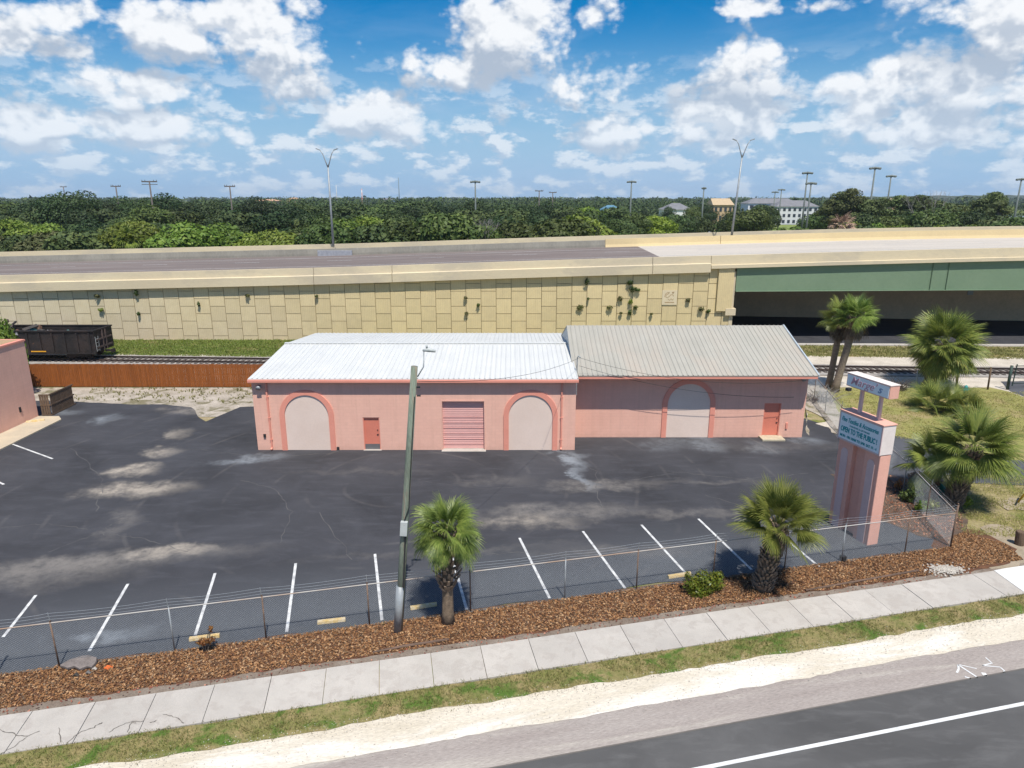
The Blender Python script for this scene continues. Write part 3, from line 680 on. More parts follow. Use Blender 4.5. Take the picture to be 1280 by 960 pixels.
ZP = [(-160,3.2),(-100,4.2),(-54.5,5.3),(-38,5.68),(-20,6.08),(0,6.76),(18,7.28),(24,7.46),(40,7.9),(54,8.25),(80,8.6),(120,8.9),(200,8.9)]
def zb(x):
    for (a, za), (b_, zb_) in zip(ZP, ZP[1:]):
        if x <= b_: u = (x-a)/(b_-a); return za+(zb_-za)*u
    return ZP[-1][1]
def sw_(parts):
    """smooth running height of the parapet foot"""
    return sum(zb(parts+d) for d in (-8,-4,0,4,8))/5
ov = empty('overpass', (0, YW, 0), 'long cream highway overpass with a retaining wall and a green girder span', 'overpass')
def sweep(m, x0, x1, prof, step=4.0):
    """prof(x) -> closed yz outline; swept along X"""
    n = max(1, math.ceil((x1-x0)/step)); k = None; vs = []
    for i in range(n+1):
        x = x0+(x1-x0)*i/n; p = prof(x); k = len(p); vs += [(x, y, z) for y, z in p]
    fs = [(i*k+j, i*k+(j+1)%k, (i+1)*k+(j+1)%k, (i+1)*k+j) for i in range(n) for j in range(k)]
    fs += [tuple(range(k-1,-1,-1)), tuple(n*k+j for j in range(k))]
    m.add(vs, fs)
# retaining wall: body with individually set panels
m = MB(); sweep(m, -160, 23.8, lambda x: [(YW+.12,-.1),(YW+1,-.1),(YW+1,sw_(x)+.5),(YW+.12,sw_(x)+.5)]); m.build('retaining_wall', M_joint, ov)
m = MB(); i = 0; pw = 1.62; x = 22.6
g_ = .055
while x > -100:
    xa, xb = x-pw+g_/2, x-g_/2; top = sw_(x-pw/2)+.3
    z = -(.81 if i % 2 else 0.0)-.35
    while z < top:
        za, zc = max(z+g_/2, 0), min(z+pw-g_/2, top)
        if zc > za+.05:
            m.box(xa, xb, YW+r.uniform(-.012,.012), YW+.14, za, zc)
        z += pw
    x -= pw; i += 1
for za in (0, 1.62, 3.24, 4.86, 6.48):
    m.box(22.64, 23.4, YW+.01, YW+.14, za+.03, min(za+1.59, 7.3))
m.build('wall_panel', M_panels, ov, fix=False)
# corner pilaster
m = MB(); m.box(21.9, 23.55, YW-.28, YW-.02, 3.2, 7.75); m.build('pilaster', M_panels, ov, bevel=.02)
m = MB(); m.box(22.9, 24.0, YW-.33, YW+.6, 2.75, 3.5); m.box(23.4, 23.8, YW-.05, YW+15, 0, 7.4); m.build('abutment_corner', M_bridgecon, ov, bevel=.02)
# near parapet: thick on the wall, slimmer on the span
def par_wall(x): b_ = sw_(x); return [(YW-.50,b_),(YW+.1,b_),(YW+.1,b_+.9),(YW+.05,b_+1.72),(YW-.25,b_+1.72),(YW-.30,b_+.97),(YW-.50,b_+.90)]
def par_span(x): b_ = sw_(x)+.42; return [(YW-.50,b_-.05),(YW+.1,b_-.05),(YW+.1,b_+.5),(YW+.05,b_+1.28),(YW-.25,b_+1.28),(YW-.30,b_+.34),(YW-.50,b_+.30)]
segs = [(-160,-120),(-119.95,-90),(-89.95,-60),(-59.95,-21.0),(-20.95,-12.7),(-12.65,14.8),(14.85,20.95)]
m = MB()
for a, b_ in segs: sweep(m, a, b_, par_wall)
m.build('parapet', M_bridgecon, ov)
m = MB()
for a, b_ in ((21.0,60),(60.05,110),(110.05,180)): sweep(m, a, b_, par_span)
m.build('parapet', M_bridgecon, ov)
# deck surfaces
def dk(x): return sw_(x)+.80
YF = 97.0
def supe(x): return .35
m = MB(); sweep(m, -160, 17.5, lambda x: [(YW+.1,dk(x)-.4),(YF+.3,dk(x)-.4),(YF+.3,dk(x)+supe(x)),(YW+.1,dk(x))]); m.build('deck', M_deckbrown, ov)
m = MB(); sweep(m, 17.5, 180, lambda x: [(YW+.1,dk(x)-.4),(YF+.3,dk(x)-.4),(YF+.3,dk(x)+supe(x)),(YW+.1,dk(x))]); m.build('deck', M_deckcon, ov)
def lane(y, x0, x1, w=.15):
    h = lambda x: dk(x)+supe(x)*(y-YW)/(YF-YW)+.012
    n = max(1, int((x1-x0)/4)); vs = []
    for i in range(n+1):
        a = x0+(x1-x0)*i/n; vs += [(a,y,h(a)),(a,y+w,h(a))]
    m = MB(); m.add(vs, [(2*i,2*i+2,2*i+3,2*i+1) for i in range(n)]); m.build('lane_marking', M_white, ov, fix=False)
lane(93.6, -150, 170); lane(83.0, -150, 170)
for i in range(-7, 9): lane(89.6, i*12, i*12+3.2)
# far barriers
def far1(x): d = dk(x)+supe(x); return [(YF,d-.1),(YF+.35,d-.1),(YF+.28,d+.95),(YF+.08,d+.95),(YF,d+.3)]
m = MB(); sweep(m, -160, 13.0, far1); m.build('far_barrier', M_barrier_g, ov)
m = MB()
def far2(x): d = dk(x)+supe(x); return [(YF-.3,d-.1),(YF+.35,d-.1),(YF+.28,d+1.1),(YF,d+1.1),(YF-.1,d+.35)]
for a, b_ in ((13.02,29.0),(29.06,180)): sweep(m, a, b_, far2)
m.build('far_barrier', M_barrier, ov)
m = MB()
def far3(x): d = dk(x)+supe(x); return [(YF+5.5,d-1.5),(YF+6,d-1.5),(YF+6,d+1.25),(YF+5.6,d+1.25)]
sweep(m, -160, 180, far3); m.build('outer_barrier', M_bridgecon, ov)
m = MB(); sweep(m, -160, 180, lambda x: [(YF+.36,dk(x)-1.2),(YF+5.45,dk(x)-1.2),(YF+5.45,dk(x)+.2),(YF+.36,dk(x)+.2)]); m.build('median_strip', M_barrier_g, ov)
m = MB(); sweep(m, -160, 23, lambda x: [(YF+5.0,-.1),(YF+5.4,-.1),(YF+5.4,dk(x)-1),(YF+5.0,dk(x)-1)]); m.build('rear_retaining_wall', M_abut, ov)
# steel girders of the span
def gird(x): 
    t_ = sw_(x)+.36; bt = 5.35+max(0, (x-24))*.006
    return t_, bt
for k in range(7):
    y0 = YW-.1+k*3.2
    m = MB()
    sweep(m, 23.85 if k == 0 else 23.85, 150, lambda x: [(y0,gird(x)[1]),(y0+.03,gird(x)[1]),(y0+.03,gird(x)[0]),(y0,gird(x)[0])])
    sweep(m, 23.85, 150, lambda x: [(y0-.22,gird(x)[1]-.05),(y0+.25,gird(x)[1]-.05),(y0+.25,gird(x)[1]-.003),(y0-.22,gird(x)[1]-.003)])
    if k == 0:
        for xs_ in (44.5, 46.2): m.box(xs_, xs_+.02, y0-.12, y0-.002, gird(xs_)[1], gird(xs_)[0])
        for xs_ in (60,76,92): m.box(xs_, xs_+.02, y0-.12, y0-.002, gird(xs_)[1], gird(xs_)[0])
    m.build('girder', M_girder, ov)
m = MB(); sweep(m, 23.8, 150, lambda x: [(89-(x-24)*.10,-.1),(90-(x-24)*.10,-.1),(90-(x-24)*.10,dk(x)-.42),(89-(x-24)*.10,dk(x)-.42)]); m.build('abutment_wall', M_abut, ov)
m = MB(); p = PD(1213,366,85.6); m.obox((p.x, 85.6, p.z), .7, .06, .5); m.build('clearance_sign', M_galv, ov)
# ---------------------------------------------------------------- foliage materials
L_palm = leafmat('palm frond green', [(.12,.17,.035),(.185,.24,.05),(.27,.31,.075),(.14,.20,.04)], .3, .42)
L_palmd = leafmat('darker palm frond green', [(.10,.14,.03),(.15,.19,.04),(.24,.26,.06),(.12,.16,.035)], .28, .42)
L_palmy = leafmat('yellowed palm frond', [(.22,.24,.05),(.32,.30,.07),(.34,.25,.09)], .25, .5)
L_dead = leafmat('dead grey brown frond', [(.17,.125,.09),(.11,.08,.06),(.22,.17,.125)], .1, .8)
L_oak = leafmat('dark oak foliage', [(.045,.075,.018),(.07,.105,.024),(.10,.135,.032)], .2, .6)
L_dark = leafmat('very dark oak foliage', [(.022,.043,.013),(.034,.062,.017),(.052,.08,.022)], .12, .6)
L_bright = leafmat('bright green foliage', [(.10,.155,.02),(.14,.20,.028),(.19,.24,.04)], .25, .55)
L_olive = leafmat('olive brown foliage', [(.09,.105,.03),(.125,.13,.04),(.155,.15,.06)], .15, .65)
L_yellow = leafmat('yellow green foliage', [(.16,.22,.02),(.20,.26,.03),(.13,.19,.02)], .25, .55)
L_pine = leafmat('pine needles', [(.09,.115,.035),(.12,.145,.045),(.07,.095,.03)], .1, .7)
L_shrub = leafmat('glossy shrub leaves', [(.10,.18,.02),(.17,.25,.03),(.24,.24,.03),(.09,.15,.02)], .25, .35)
L_rusty = leafmat('rusty orange shrub leaves', [(.30,.12,.03),(.22,.085,.03),(.35,.18,.05),(.14,.07,.03)], .25, .5)
L_grass = leafmat('verge grass blades', [(.13,.18,.03),(.21,.22,.06),(.36,.29,.14),(.30,.25,.11),(.16,.20,.04),(.30,.22,.12)], .35, .6)
L_bank = leafmat('bank grass blades', [(.26,.34,.06),(.33,.38,.09),(.21,.29,.05),(.38,.36,.14)], .4, .6)
L_drygrass = leafmat('dry grass blades', [(.36,.32,.12),(.26,.27,.07),(.44,.37,.19),(.32,.31,.10)], .3, .7)
L_mulch = leafmat('bark mulch chips', [(.09,.035,.018),(.24,.10,.045),(.40,.185,.09),(.16,.06,.03),(.29,.125,.06),(.50,.29,.17),(.06,.03,.02),(.22,.14,.095)], 0, .9)
L_forest = leafmat('distant wood foliage', [(.038,.065,.02),(.058,.09,.024),(.088,.118,.032),(.05,.08,.022),(.032,.055,.018)], .12, .7)
M_palmtrunk = pm('palm trunk fibre', (.21,.155,.105), (.12,.09,.065), 5, rough=.95, fine=18, fine_amt=.35, bstr=.8, bscale=18)
M_palmsmooth = pm('weathered grey palm trunk', (.24,.19,.14), (.17,.135,.10), 3, rough=.95, fine=12, fine_amt=.25, bstr=.6, bscale=10, stretch=(1,1,4))
M_boot = pm('palm leaf boots', (.31,.235,.17), (.18,.13,.095), 8, rough=.9, island=.35, bstr=.4, bscale=40)
M_bark = pm('tree bark', (.13,.105,.085), (.08,.065,.05), 3, rough=.95, bstr=.5, bscale=12)
M_greybark = pm('bare grey wood', (.30,.27,.25), (.22,.20,.19), 3, rough=.95, bstr=.2)
M_pinebark = pm('pale pine trunk', (.26,.21,.17), (.19,.15,.12), .5, rough=.95, bstr=.2)

def frond(rr, base, d, L, nl=30, wid=.035, droop=.5, fold=.35, pet=.45, span=2.1):
    """costapalmate fan leaf: petiole then a fan of narrow segments; returns verts, quads"""
    vs = []; fs = []
    d = Vector(d).normalized(); side = d.cross(Vector((0,0,1)))
    side = side.normalized() if side.length > .05 else Vector((rr.uniform(-1,1), rr.uniform(-1,1), 0)).normalized()
    up = side.cross(d).normalized()
    ro = rr.uniform(-.85,.85); side = (side*math.cos(ro)+up*math.sin(ro)).normalized()
    Lp = L*pet; n = 4; c = Vector(base); pts = [c.copy()]; dd = d.copy()
    for i in range(n):
        dd = (dd+Vector((0,0,-1))*droop*.09).normalized(); c = c+dd*Lp/n; pts.append(c.copy())
    for i in range(n):
        w = side*.022*(1-.5*i/n)
        b = len(vs); vs += [pts[i]-w, pts[i]+w, pts[i+1]+w*.85, pts[i+1]-w*.85]; fs.append((b,b+1,b+2,b+3))
    tip = pts[-1]; up = side.cross(dd).normalized(); Ls = L*(1-pet*.6)
    twist = rr.uniform(-.25, .25)
    for k in range(nl):
        a = (k/(nl-1)-.5)*2; th = a*span*.5*1.15
        l = Ls*(1-.38*abs(a)**2)*rr.uniform(.86, 1.06)
        sd = (dd*math.cos(th)+side*math.sin(th)-up*fold*abs(math.sin(th))*.6+up*twist*a).normalized()
        st = tip+dd*(.18*L*(1-abs(a)))
        nrm = sd.cross(up).normalized()
        prev = st; cur = sd.copy(); w0 = wid*.35
        segs = 4
        for j in range(segs):
            cur = (cur+Vector((0,0,-1))*droop*(.06+.30*(j/segs)**1.4*2)*rr.uniform(.7,1.3)).normalized()
            nx = prev+cur*l/segs; w1 = wid*(.5,.48,.36,.05)[j]
            b = len(vs); vs += [prev-nrm*w0, prev+nrm*w0, nx+nrm*w1, nx-nrm*w1]; fs.append((b,b+1,b+2,b+3))
            prev = nx; w0 = w1
    return vs, fs
def crown_mesh(seed, R_, n, elo, ehi, mat, name, parent, origin, spread=.12, droop=.6, jit=.12, **kw):
    rr = random.Random(seed); V = []; Fq = []
    for i in range(n):
        u = (i+.5)/n; e = ehi+(elo-ehi)*(u**1.0); a = i*2.39996+rr.uniform(-.25,.25)
        e += rr.uniform(-jit,jit)
        d = Vector((math.cos(a)*math.cos(e), math.sin(a)*math.cos(e), math.sin(e)))
        L = R_*rr.uniform(.85,1.08)
        v, f = frond(rr, Vector(origin)+Vector((d.x,d.y,d.z*.5))*spread, d, L, droop=droop*(1.0+.3*u), **kw)
        b = len(V); V += v; Fq += [tuple(q+b for q in g) for g in f]
    return raw(name, [tuple(v) for v in V], Fq, mat, parent)
def palm(loc, hgt, R_, trunk_r, label, lean=(0,0), seed=1, n=36, mat=None, boots=True, boot_from=.3, dead=10, elo=-1.0, smooth=False, nl=30, group='sabal palms round the lot', name='palm_tree', wid=.036, droop=.6, deadlen=.6, ball=0, jit=.12):
    root = empty(name, loc, label, 'palm tree', group); rr = random.Random(seed)
    top = Vector((lean[0], lean[1], hgt)); pts = [Vector((0,0,-.05)), top*.12+Vector((0,0,0)), top*.35, top*.6+Vector((lean[0]*.03,0,0)), top*.85, top]
    rad = [trunk_r*1.35, trunk_r*1.08, trunk_r, trunk_r, trunk_r*1.02, trunk_r*.8]
    m = MB(); m.tube(pts, rad, 14)
    o = m.build('trunk', M_palmsmooth if smooth else M_palmtrunk, smooth=True); o.parent = root; o.location = (0,0,0)
    def axis(u):
        u = u*(len(pts)-1); i = min(int(u), len(pts)-2); f = u-i; return pts[i].lerp(pts[i+1], f), rad[i]*(1-f)+rad[i+1]*f
    if boots:
        m = MB(); k = 0; u = boot_from; nb = max(6, int(2*math.pi*trunk_r/.13))
        while u < .98:
            for j in range(nb):
                a = (j+(k % 2)*.5)*2*math.pi/nb+rr.uniform(-.1,.1); c, rd = axis(u); rd += ball*max(0, math.sin(math.pi*min(1, (u-boot_from)/(1.0-boot_from))))**.6
                out = Vector((math.cos(a), math.sin(a), 0)); tn = Vector((-out.y, out.x, 0)); ln = rr.uniform(.18,.30); o_ = rr.uniform(.07,.15)
                p0 = c+out*rd*.92; p1 = c+out*(rd+o_)+Vector((0,0,ln))
                w = rr.uniform(.045,.07)
                m.add([p0-tn*w, p0+tn*w, p1+tn*w*.6, p1-tn*w*.6, p0-tn*w-out*.04, p0+tn*w-out*.04, p1+tn*w*.6-out*.045, p1-tn*w*.6-out*.045],
                      [(0,1,2,3),(7,6,5,4),(0,4,5,1),(1,5,6,2),(2,6,7,3),(3,7,4,0)])
            u += .13/max(hgt, .5); k += 1
        o = m.build('leaf_boots', M_boot, fix=False); o.parent = root; o.location = (0,0,0)
    crown_mesh(seed, R_, n, elo, 1.35, mat or L_palm, 'crown', root, top, nl=nl, wid=wid, droop=droop, jit=jit)
    if dead:
        crown_mesh(seed+50, R_*deadlen, dead, -1.35, -.85, L_dead, 'dead_fronds', root, top-Vector((0,0,.1)), nl=14, wid=.05, droop=.9)
    return root
p = P(560,778); palm((p.x,p.y,0), 3.65, 1.1, .20, 'small bright green palm beside the leaning wooden pole', lean=(.05,0), seed=3, n=64, boot_from=.42, dead=7, elo=-.5, wid=.028, droop=.75, deadlen=.45, ball=.26)
p = P(953,736); palm((p.x,p.y,0), 2.75, 1.45, .27, 'stocky palm with thick booted trunk beside the yellow green shrub', lean=(.38,.05), seed=5, n=46, boot_from=.03, dead=4, elo=-.02, ball=.05, mat=L_palm, wid=.042, droop=.36)
p = P(1189,632); palm((p.x,p.y,0), 2.9, 1.95, .34, 'largest palm right of the roadside sign, with booted leaning trunk', lean=(.7,.1), seed=8, n=48, boot_from=.03, dead=6, elo=-.4, nl=32, wid=.05, droop=.5, ball=.06)
p = P(1160,622); palm((p.x,p.y,0), 1.9, 1.45, .30, 'short palm between the roadside sign and the largest palm', lean=(.1,.05), seed=11, n=26, boot_from=.05, dead=5, elo=-.4, wid=.045, droop=.5)
p = P(1160,483); palm((p.x,p.y,0), 3.5, 2.45, .42, 'wide shaggy palm with yellowing skirt near the railway', lean=(.75,0), seed=14, n=110, boot_from=.25, dead=16, elo=-1.15, jit=.3, wid=.075, droop=.38, mat=L_palmd, nl=26, deadlen=.85)
bp = [o for o in bpy.data.objects if o.name.startswith('palm_tree')][-1]
crown_mesh(77, 2.2, 22, -1.0, -.1, L_palmy, 'yellow_fronds', bp, (.75,0,3.4), nl=24, wid=.07)
p = P(1035.5,484.5); palm((p.x,p.y,0), 5.6, 1.5, .24, 'slimmer left trunk of the twin palms behind the grey roof', lean=(.35,0), seed=17, n=36, boots=True, boot_from=.80, smooth=True, ball=.30, dead=50, deadlen=.85, elo=-.12, wid=.055, droop=.5, nl=22)
p = P(1043,489.5); palm((p.x,p.y,0), 6.0, 1.6, .27, 'darker right trunk of the twin palms behind the grey roof', lean=(.95,.1), seed=19, n=38, boots=True, boot_from=.78, smooth=True, ball=.30, dead=54, deadlen=.85, elo=-.12, wid=.055, droop=.5, nl=22)
def palmetto(loc, R_, seed, label, n=22, mat=None, base=.25, group='palmettos and shrubs on the lawn side'):
    root = empty('palmetto_bush', loc, label, 'palm bush', group)
    crown_mesh(seed, R_, n, .05, 1.3, mat or L_palmd, 'crown', root, (0,0,base), nl=22, wid=.05, spread=.3, droop=.45)
    m = MB(); m.tube([(0,0,-.02),(0,0,base+.1)], [.22,.15], 10); o = m.build('trunk', M_palmtrunk, smooth=True); o.parent = root; o.location = (0,0,0)
p = P(1168,512); palmetto((p.x,p.y,0), 1.7, 31, 'dark palmetto clump on the lawn before the wide shaggy palm', 26)
p = P(1190,513); palmetto((p.x,p.y,0), 1.5, 32, 'green palmetto clump right of the darker clump on the lawn', 22, L_palm)
p = P(1207,520); palmetto((p.x,p.y,0), 1.3, 33, 'low palmetto beside the teal hydrant behind the largest palm', 18)

# ---------------------------------------------------------------- shrubs and small plants
def leaves(n, rad, size, rr, zc=None, shell=.5):
    V = np.zeros((n,4,3)); d = rr.normal(size=(n,3)); d /= np.linalg.norm(d, axis=1)[:,None]
    rr_ = shell+(1-shell)*rr.random(n)**.6
    c = d*rr_[:,None]*np.array(rad)
    nr = d+rr.normal(size=(n,3))*.45; nr /= np.linalg.norm(nr, axis=1)[:,None]
    u = np.cross(nr, rr.normal(size=(n,3))); u /= np.linalg.norm(u, axis=1)[:,None]; v = np.cross(nr, u)
    s = size*(.6+.8*rr.random(n))[:,None]
    V[:,0] = c-u*s; V[:,1] = c-v*s*.5; V[:,2] = c+u*s; V[:,3] = c+v*s*.5
    return V
def quads(V): n = len(V); return V.reshape(-1,3), np.arange(n*4).reshape(n,4)
def shrub(name, loc, clumps, mat, label, size=.05, cat='shrub', group=None, stems=5, seed=1, stemmat=None, per=220):
    root = empty(name, loc, label, cat, group); rr = np.random.default_rng(seed); Vs = []
    m = MB()
    for (cx, cy, cz, rx, rz) in clumps:
        V = leaves(int(per*rx*rx*16)+30, (rx,rx,rz), size, rr, shell=.1)*rr.uniform(.8,1.25); V += np.array((cx,cy,cz)); V[:,:,2] = np.maximum(V[:,:,2], .02); Vs.append(V)
        for k in range(stems): m.tube([(cx*.2,cy*.2,-.03),(cx*.6+rr.normal()*.03,cy*.6,cz*.6),(cx+rr.normal()*rx*.4,cy+rr.normal()*rx*.4,cz+rx*.2)], [.014,.011,.006], 5)
    v, f = quads(np.concatenate(Vs)); raw('foliage', v, f, mat, root)
    o = m.build('stems', stemmat or M_bark); o.parent = root; o.location = (0,0,0)
    return root
p = P(868,742); shrub('shrub', (p.x,p.y,0), [(-.15,0,.45,.42,.42),(.35,.1,.5,.42,.38),(.85,.2,.42,.35,.3),(.1,-.1,.2,.35,.2),(.55,0,.25,.35,.2),(-.3,.1,.75,.16,.2),(.95,.25,.65,.2,.18)], L_shrub, 'leafy yellow green shrub in the mulch beside the stocky palm', .045, seed=4, per=300)
p = P(257,815); shrub('shrub', (p.x,p.y,0), [(0,0,.42,.22,.10),(-.18,.02,.38,.14,.09),(.22,.05,.45,.16,.09),(.22,.1,.85,.09,.09)], L_rusty, 'small rusty orange bush standing in front of a yellow wheel stop', .05, seed=6, stems=4, per=120)
for i, (x, y, s, mt, lb) in enumerate([(1140,628,.55,L_oak,'bushy green shrub at the foot of the short palm'),(1163,640,.42,L_shrub,'low bright shrub between the two palms by the sign'),(1205,634,.36,L_yellow,'lime green shrub right of the largest palm'),(1152,640,.35,L_shrub,'small yellow green shrub nearest the sign'),
      (1128,612,.40,L_rusty,'brown leafless looking bush behind the roadside sign'),(1144,600,.35,L_rusty,'reddish brown bush behind the short palm'),(1180,645,.4,L_dead,'dry grey brush under the largest palm')]):
    p = P(x, y); shrub('shrub', (p.x,p.y,0), [(0,0,s*.9,s*.8,s*.8),(s*.6,.1,s*.6,s*.6,s*.5),(-s*.6,.1,s*.55,s*.55,s*.5)], mt, lb, .06, group='shrubs in the sign bed', seed=20+i, per=110)
# dry brush behind the grey roofed building
def brush(loc, label, seed, r0, n=70, h=1.2, mat=None):
    root = empty('dry_brush', loc, label, 'dead bush', 'dry brush near the railway'); rr = random.Random(seed); m = MB()
    for k in range(n):
        a = rr.uniform(0,6.28); x0, y0 = rr.uniform(-r0,r0)*.5, rr.uniform(-r0,r0)*.3
        x1, y1, z1 = x0+math.cos(a)*rr.uniform(.2,1)*r0, y0+math.sin(a)*rr.uniform(.2,.8)*r0, rr.uniform(.2,1)*h
        m.tube([(x0,y0,0),((x0+x1)/2+rr.uniform(-.1,.1),(y0+y1)/2,z1*.7),(x1,y1,z1)], [.02,.014,.006], 4, caps=False)
    o = m.build('twigs', mat or M_greybark, fix=False); o.parent = root; o.location = (0,0,0)
p = P(1022,502); brush((p.x,p.y,0), 'tangle of bare grey brush at the corner of the grey roofed building', 3, 1.8, 110)
p = P(1120,487); brush((p.x,p.y,0), 'dead brown brush pile left of the wide shaggy palm', 4, 1.6, 90, .9, M_bark)

# ---------------------------------------------------------------- broken slab, log, scraps
p = P(100,838); m = MB(); rr = random.Random(5)
def slab(m, c, pts, th, tilt):
    M_ = Matrix.Translation(c) @ Matrix.Rotation(tilt[0],4,'X') @ Matrix.Rotation(tilt[1],4,'Y')
    n = len(pts); vs = [M_ @ Vector((x,y,0)) for x,y in pts]+[M_ @ Vector((x*.97,y*.97,th)) for x,y in pts]
    m.add(vs, [tuple(range(n-1,-1,-1)), tuple(range(n,2*n))]+[(i,(i+1)%n,n+(i+1)%n,n+i) for i in range(n)])
slab(m, (p.x-.05,p.y+.18,.10), [(-.62,-.14),(-.3,-.24),(-.12,-.16),(.12,-.27),(.28,-.15),(.46,-.18),(.5,.05),(.42,.22),(.1,.3),(-.1,.27),(-.4,.12)], .10, (.22,.05))
o = m.build('broken_slab', pm('broken asphalt chunk', (.20,.17,.155), (.14,.12,.11), 5, fine=30, fine_amt=.3, bstr=.8, bscale=20), origin=(p.x,p.y,0), bevel=.015)
tag(o, 'broken slab of old asphalt lying in the mulch', 'rubble')
for i, (x, y, s, lb) in enumerate([(95,846,.10,'dark crumbled rock in front of the broken asphalt slab'),(110,843,.09,'small grey rubble lump right under the broken slab'),(118,838,.08,'pale rubble shard leaning at the right of the broken slab')]):
    q = P(x,y); m = MB(); m.tube([(q.x-s,q.y,.03),(q.x,q.y+.03,s*.8),(q.x+s,q.y,.03)], [.02,s*.7,.03], 6)
    tag(m.build('rubble', pm('rubble %d'%i, ((.05,.045,.04),(.16,.15,.14),(.42,.38,.33))[i], fine=20), origin=(q.x,q.y,0)), lb, 'rubble', 'rubble by the broken slab')
q = P(136,836); m = MB(); slab(m, (q.x,q.y,.03), [(-.14,-.05),(.05,-.09),(.15,-.02),(.1,.07),(-.08,.09)], .03, (.2,.2))
tag(m.build('orange_scrap', pm('faded orange plastic', (.62,.13,.03), fine=20), origin=(q.x,q.y,0)), 'crumpled orange plastic scrap on the mulch', 'litter')
a, b_ = P(466,817), P(561,801); m = MB(); m.tube([(a.x,a.y,.05),(a.x*.6+b_.x*.4,a.y*.6+b_.y*.4+.02,.07),(b_.x,b_.y,.06)], [.035,.055,.05], 8)
tag(m.build('fallen_pole', pm('weathered wood', (.17,.105,.075), (.10,.07,.05), 6, stretch=(.3,2,2)), origin=(a.x,a.y,0), smooth=True), 'weathered timber lying across the mulch below the leaning pole', 'timber')
a, b_ = P(1007,739.5), P(1148,714.5); m = MB(); m.tube([(a.x,a.y,.06),(b_.x,b_.y,.06)], .045, 8)
tag(m.build('edging_log', MATS['weathered wood'], origin=(a.x,a.y,0), smooth=True), 'long thin timber edging between the mulch and right end of sidewalk', 'timber')
q = P(1183,714)
rr2 = np.random.default_rng(9); n = 500; ang_ = rr2.random(n)*6.283; rad_ = np.abs(rr2.normal(size=n))*.34
m = MB(); vs=[]
for k in range(n):
    x, y = q.x+math.cos(ang_[k])*rad_[k]*1.5, q.y+math.sin(ang_[k])*rad_[k]*.8; z = max(0, .12*(1-rad_[k]/.9))+.03; s = .015+rr2.random()*.03
    m.add([(x-s,y-s*.6,z-.02),(x+s,y-s,z-.02),(x+s*.7,y+s,z-.02),(x-s,y+s*.8,z-.02),(x,y,z+s)], [(0,1,4),(1,2,4),(2,3,4),(3,0,4)])
tag(m.build('limestone_pile', pm('white limestone rubble', (.55,.51,.45), (.40,.36,.31), 8, island=.2), origin=(q.x,q.y,0)), 'small heap of white crushed limestone beside the new sidewalk', 'gravel', kind='stuff')

# ---------------------------------------------------------------- mulch chips, grass blades, stones
def scatter_poly(pts, n, rr):
    xs = [p_[0] for p_ in pts]; ys = [p_[1] for p_ in pts]; X = rr.uniform(min(xs),max(xs),n*3); Y = rr.uniform(min(ys),max(ys),n*3)
    k = inpoly(pts, X, Y); X = X[k][:n]; Y = Y[k][:n]; return X, Y
def chips(name, polys, dens, mat, L=(.03,.09), W_=(.012,.028), z=.03, label=None, cat='mulch', lift=.03):
    rr = np.random.default_rng(5); Xs=[];Ys=[]
    for pts in polys:
        A = abs(sum(pts[i][0]*pts[(i+1)%len(pts)][1]-pts[(i+1)%len(pts)][0]*pts[i][1] for i in range(len(pts))))/2
        X, Y = scatter_poly(pts, int(A*dens), rr); Xs.append(X); Ys.append(Y)
    X = np.concatenate(Xs); Y = np.concatenate(Ys); n = len(X)
    a = rr.random(n)*6.283; tl = rr.normal(size=n)*.35; rl = rr.normal(size=n)*.6
    l = rr.uniform(*L, n)/2; w = rr.uniform(*W_, n)
    u = np.stack([np.cos(a)*np.cos(tl), np.sin(a)*np.cos(tl), np.sin(tl)], 1); v = np.stack([-np.sin(a)*np.cos(rl), np.cos(a)*np.cos(rl), np.sin(rl)], 1)
    c = np.stack([X, Y, z+rr.random(n)*lift], 1); V = np.zeros((n,4,3))
    V[:,0]=c-u*l[:,None]-v*w[:,None]; V[:,1]=c+u*l[:,None]-v*w[:,None]; V[:,2]=c+u*l[:,None]*.8+v*w[:,None]; V[:,3]=c-u*l[:,None]*.9+v*w[:,None]
    vv, ff = quads(V); return tag(raw(name, vv, ff, mat), label, cat, kind='stuff')
chips('mulch', [[LC(-22,21.0),LC(19.6,21.0),LC(19.6,22.84),LC(-22,22.84)],[LC(19.6,21.15),(21.9,26.2),(22.1,27.6),(20.9,28.7),(19.7,28.0),LC(19.5,22.8)]], 1150, L_mulch, label='reddish bark mulch covering the bed between the fence and the sidewalk')
chips('litter_chips', [[LC(-22,20.62),LC(19.6,20.62),LC(19.6,21.05),LC(-22,21.05)]], 300, L_mulch, label='thin scatter of dark bark chips along the sidewalk edge')
chips('bed_litter', [[(17.8,30.1),(18.7,28.6),(19.4,28.1),(21.2,29.1),(23.0,32.3),(22.6,34.4),(20.4,35.8),(18.1,35.4)]], 130, L_mulch, label='dark bark and leaf litter in the planting bed behind the roadside sign')
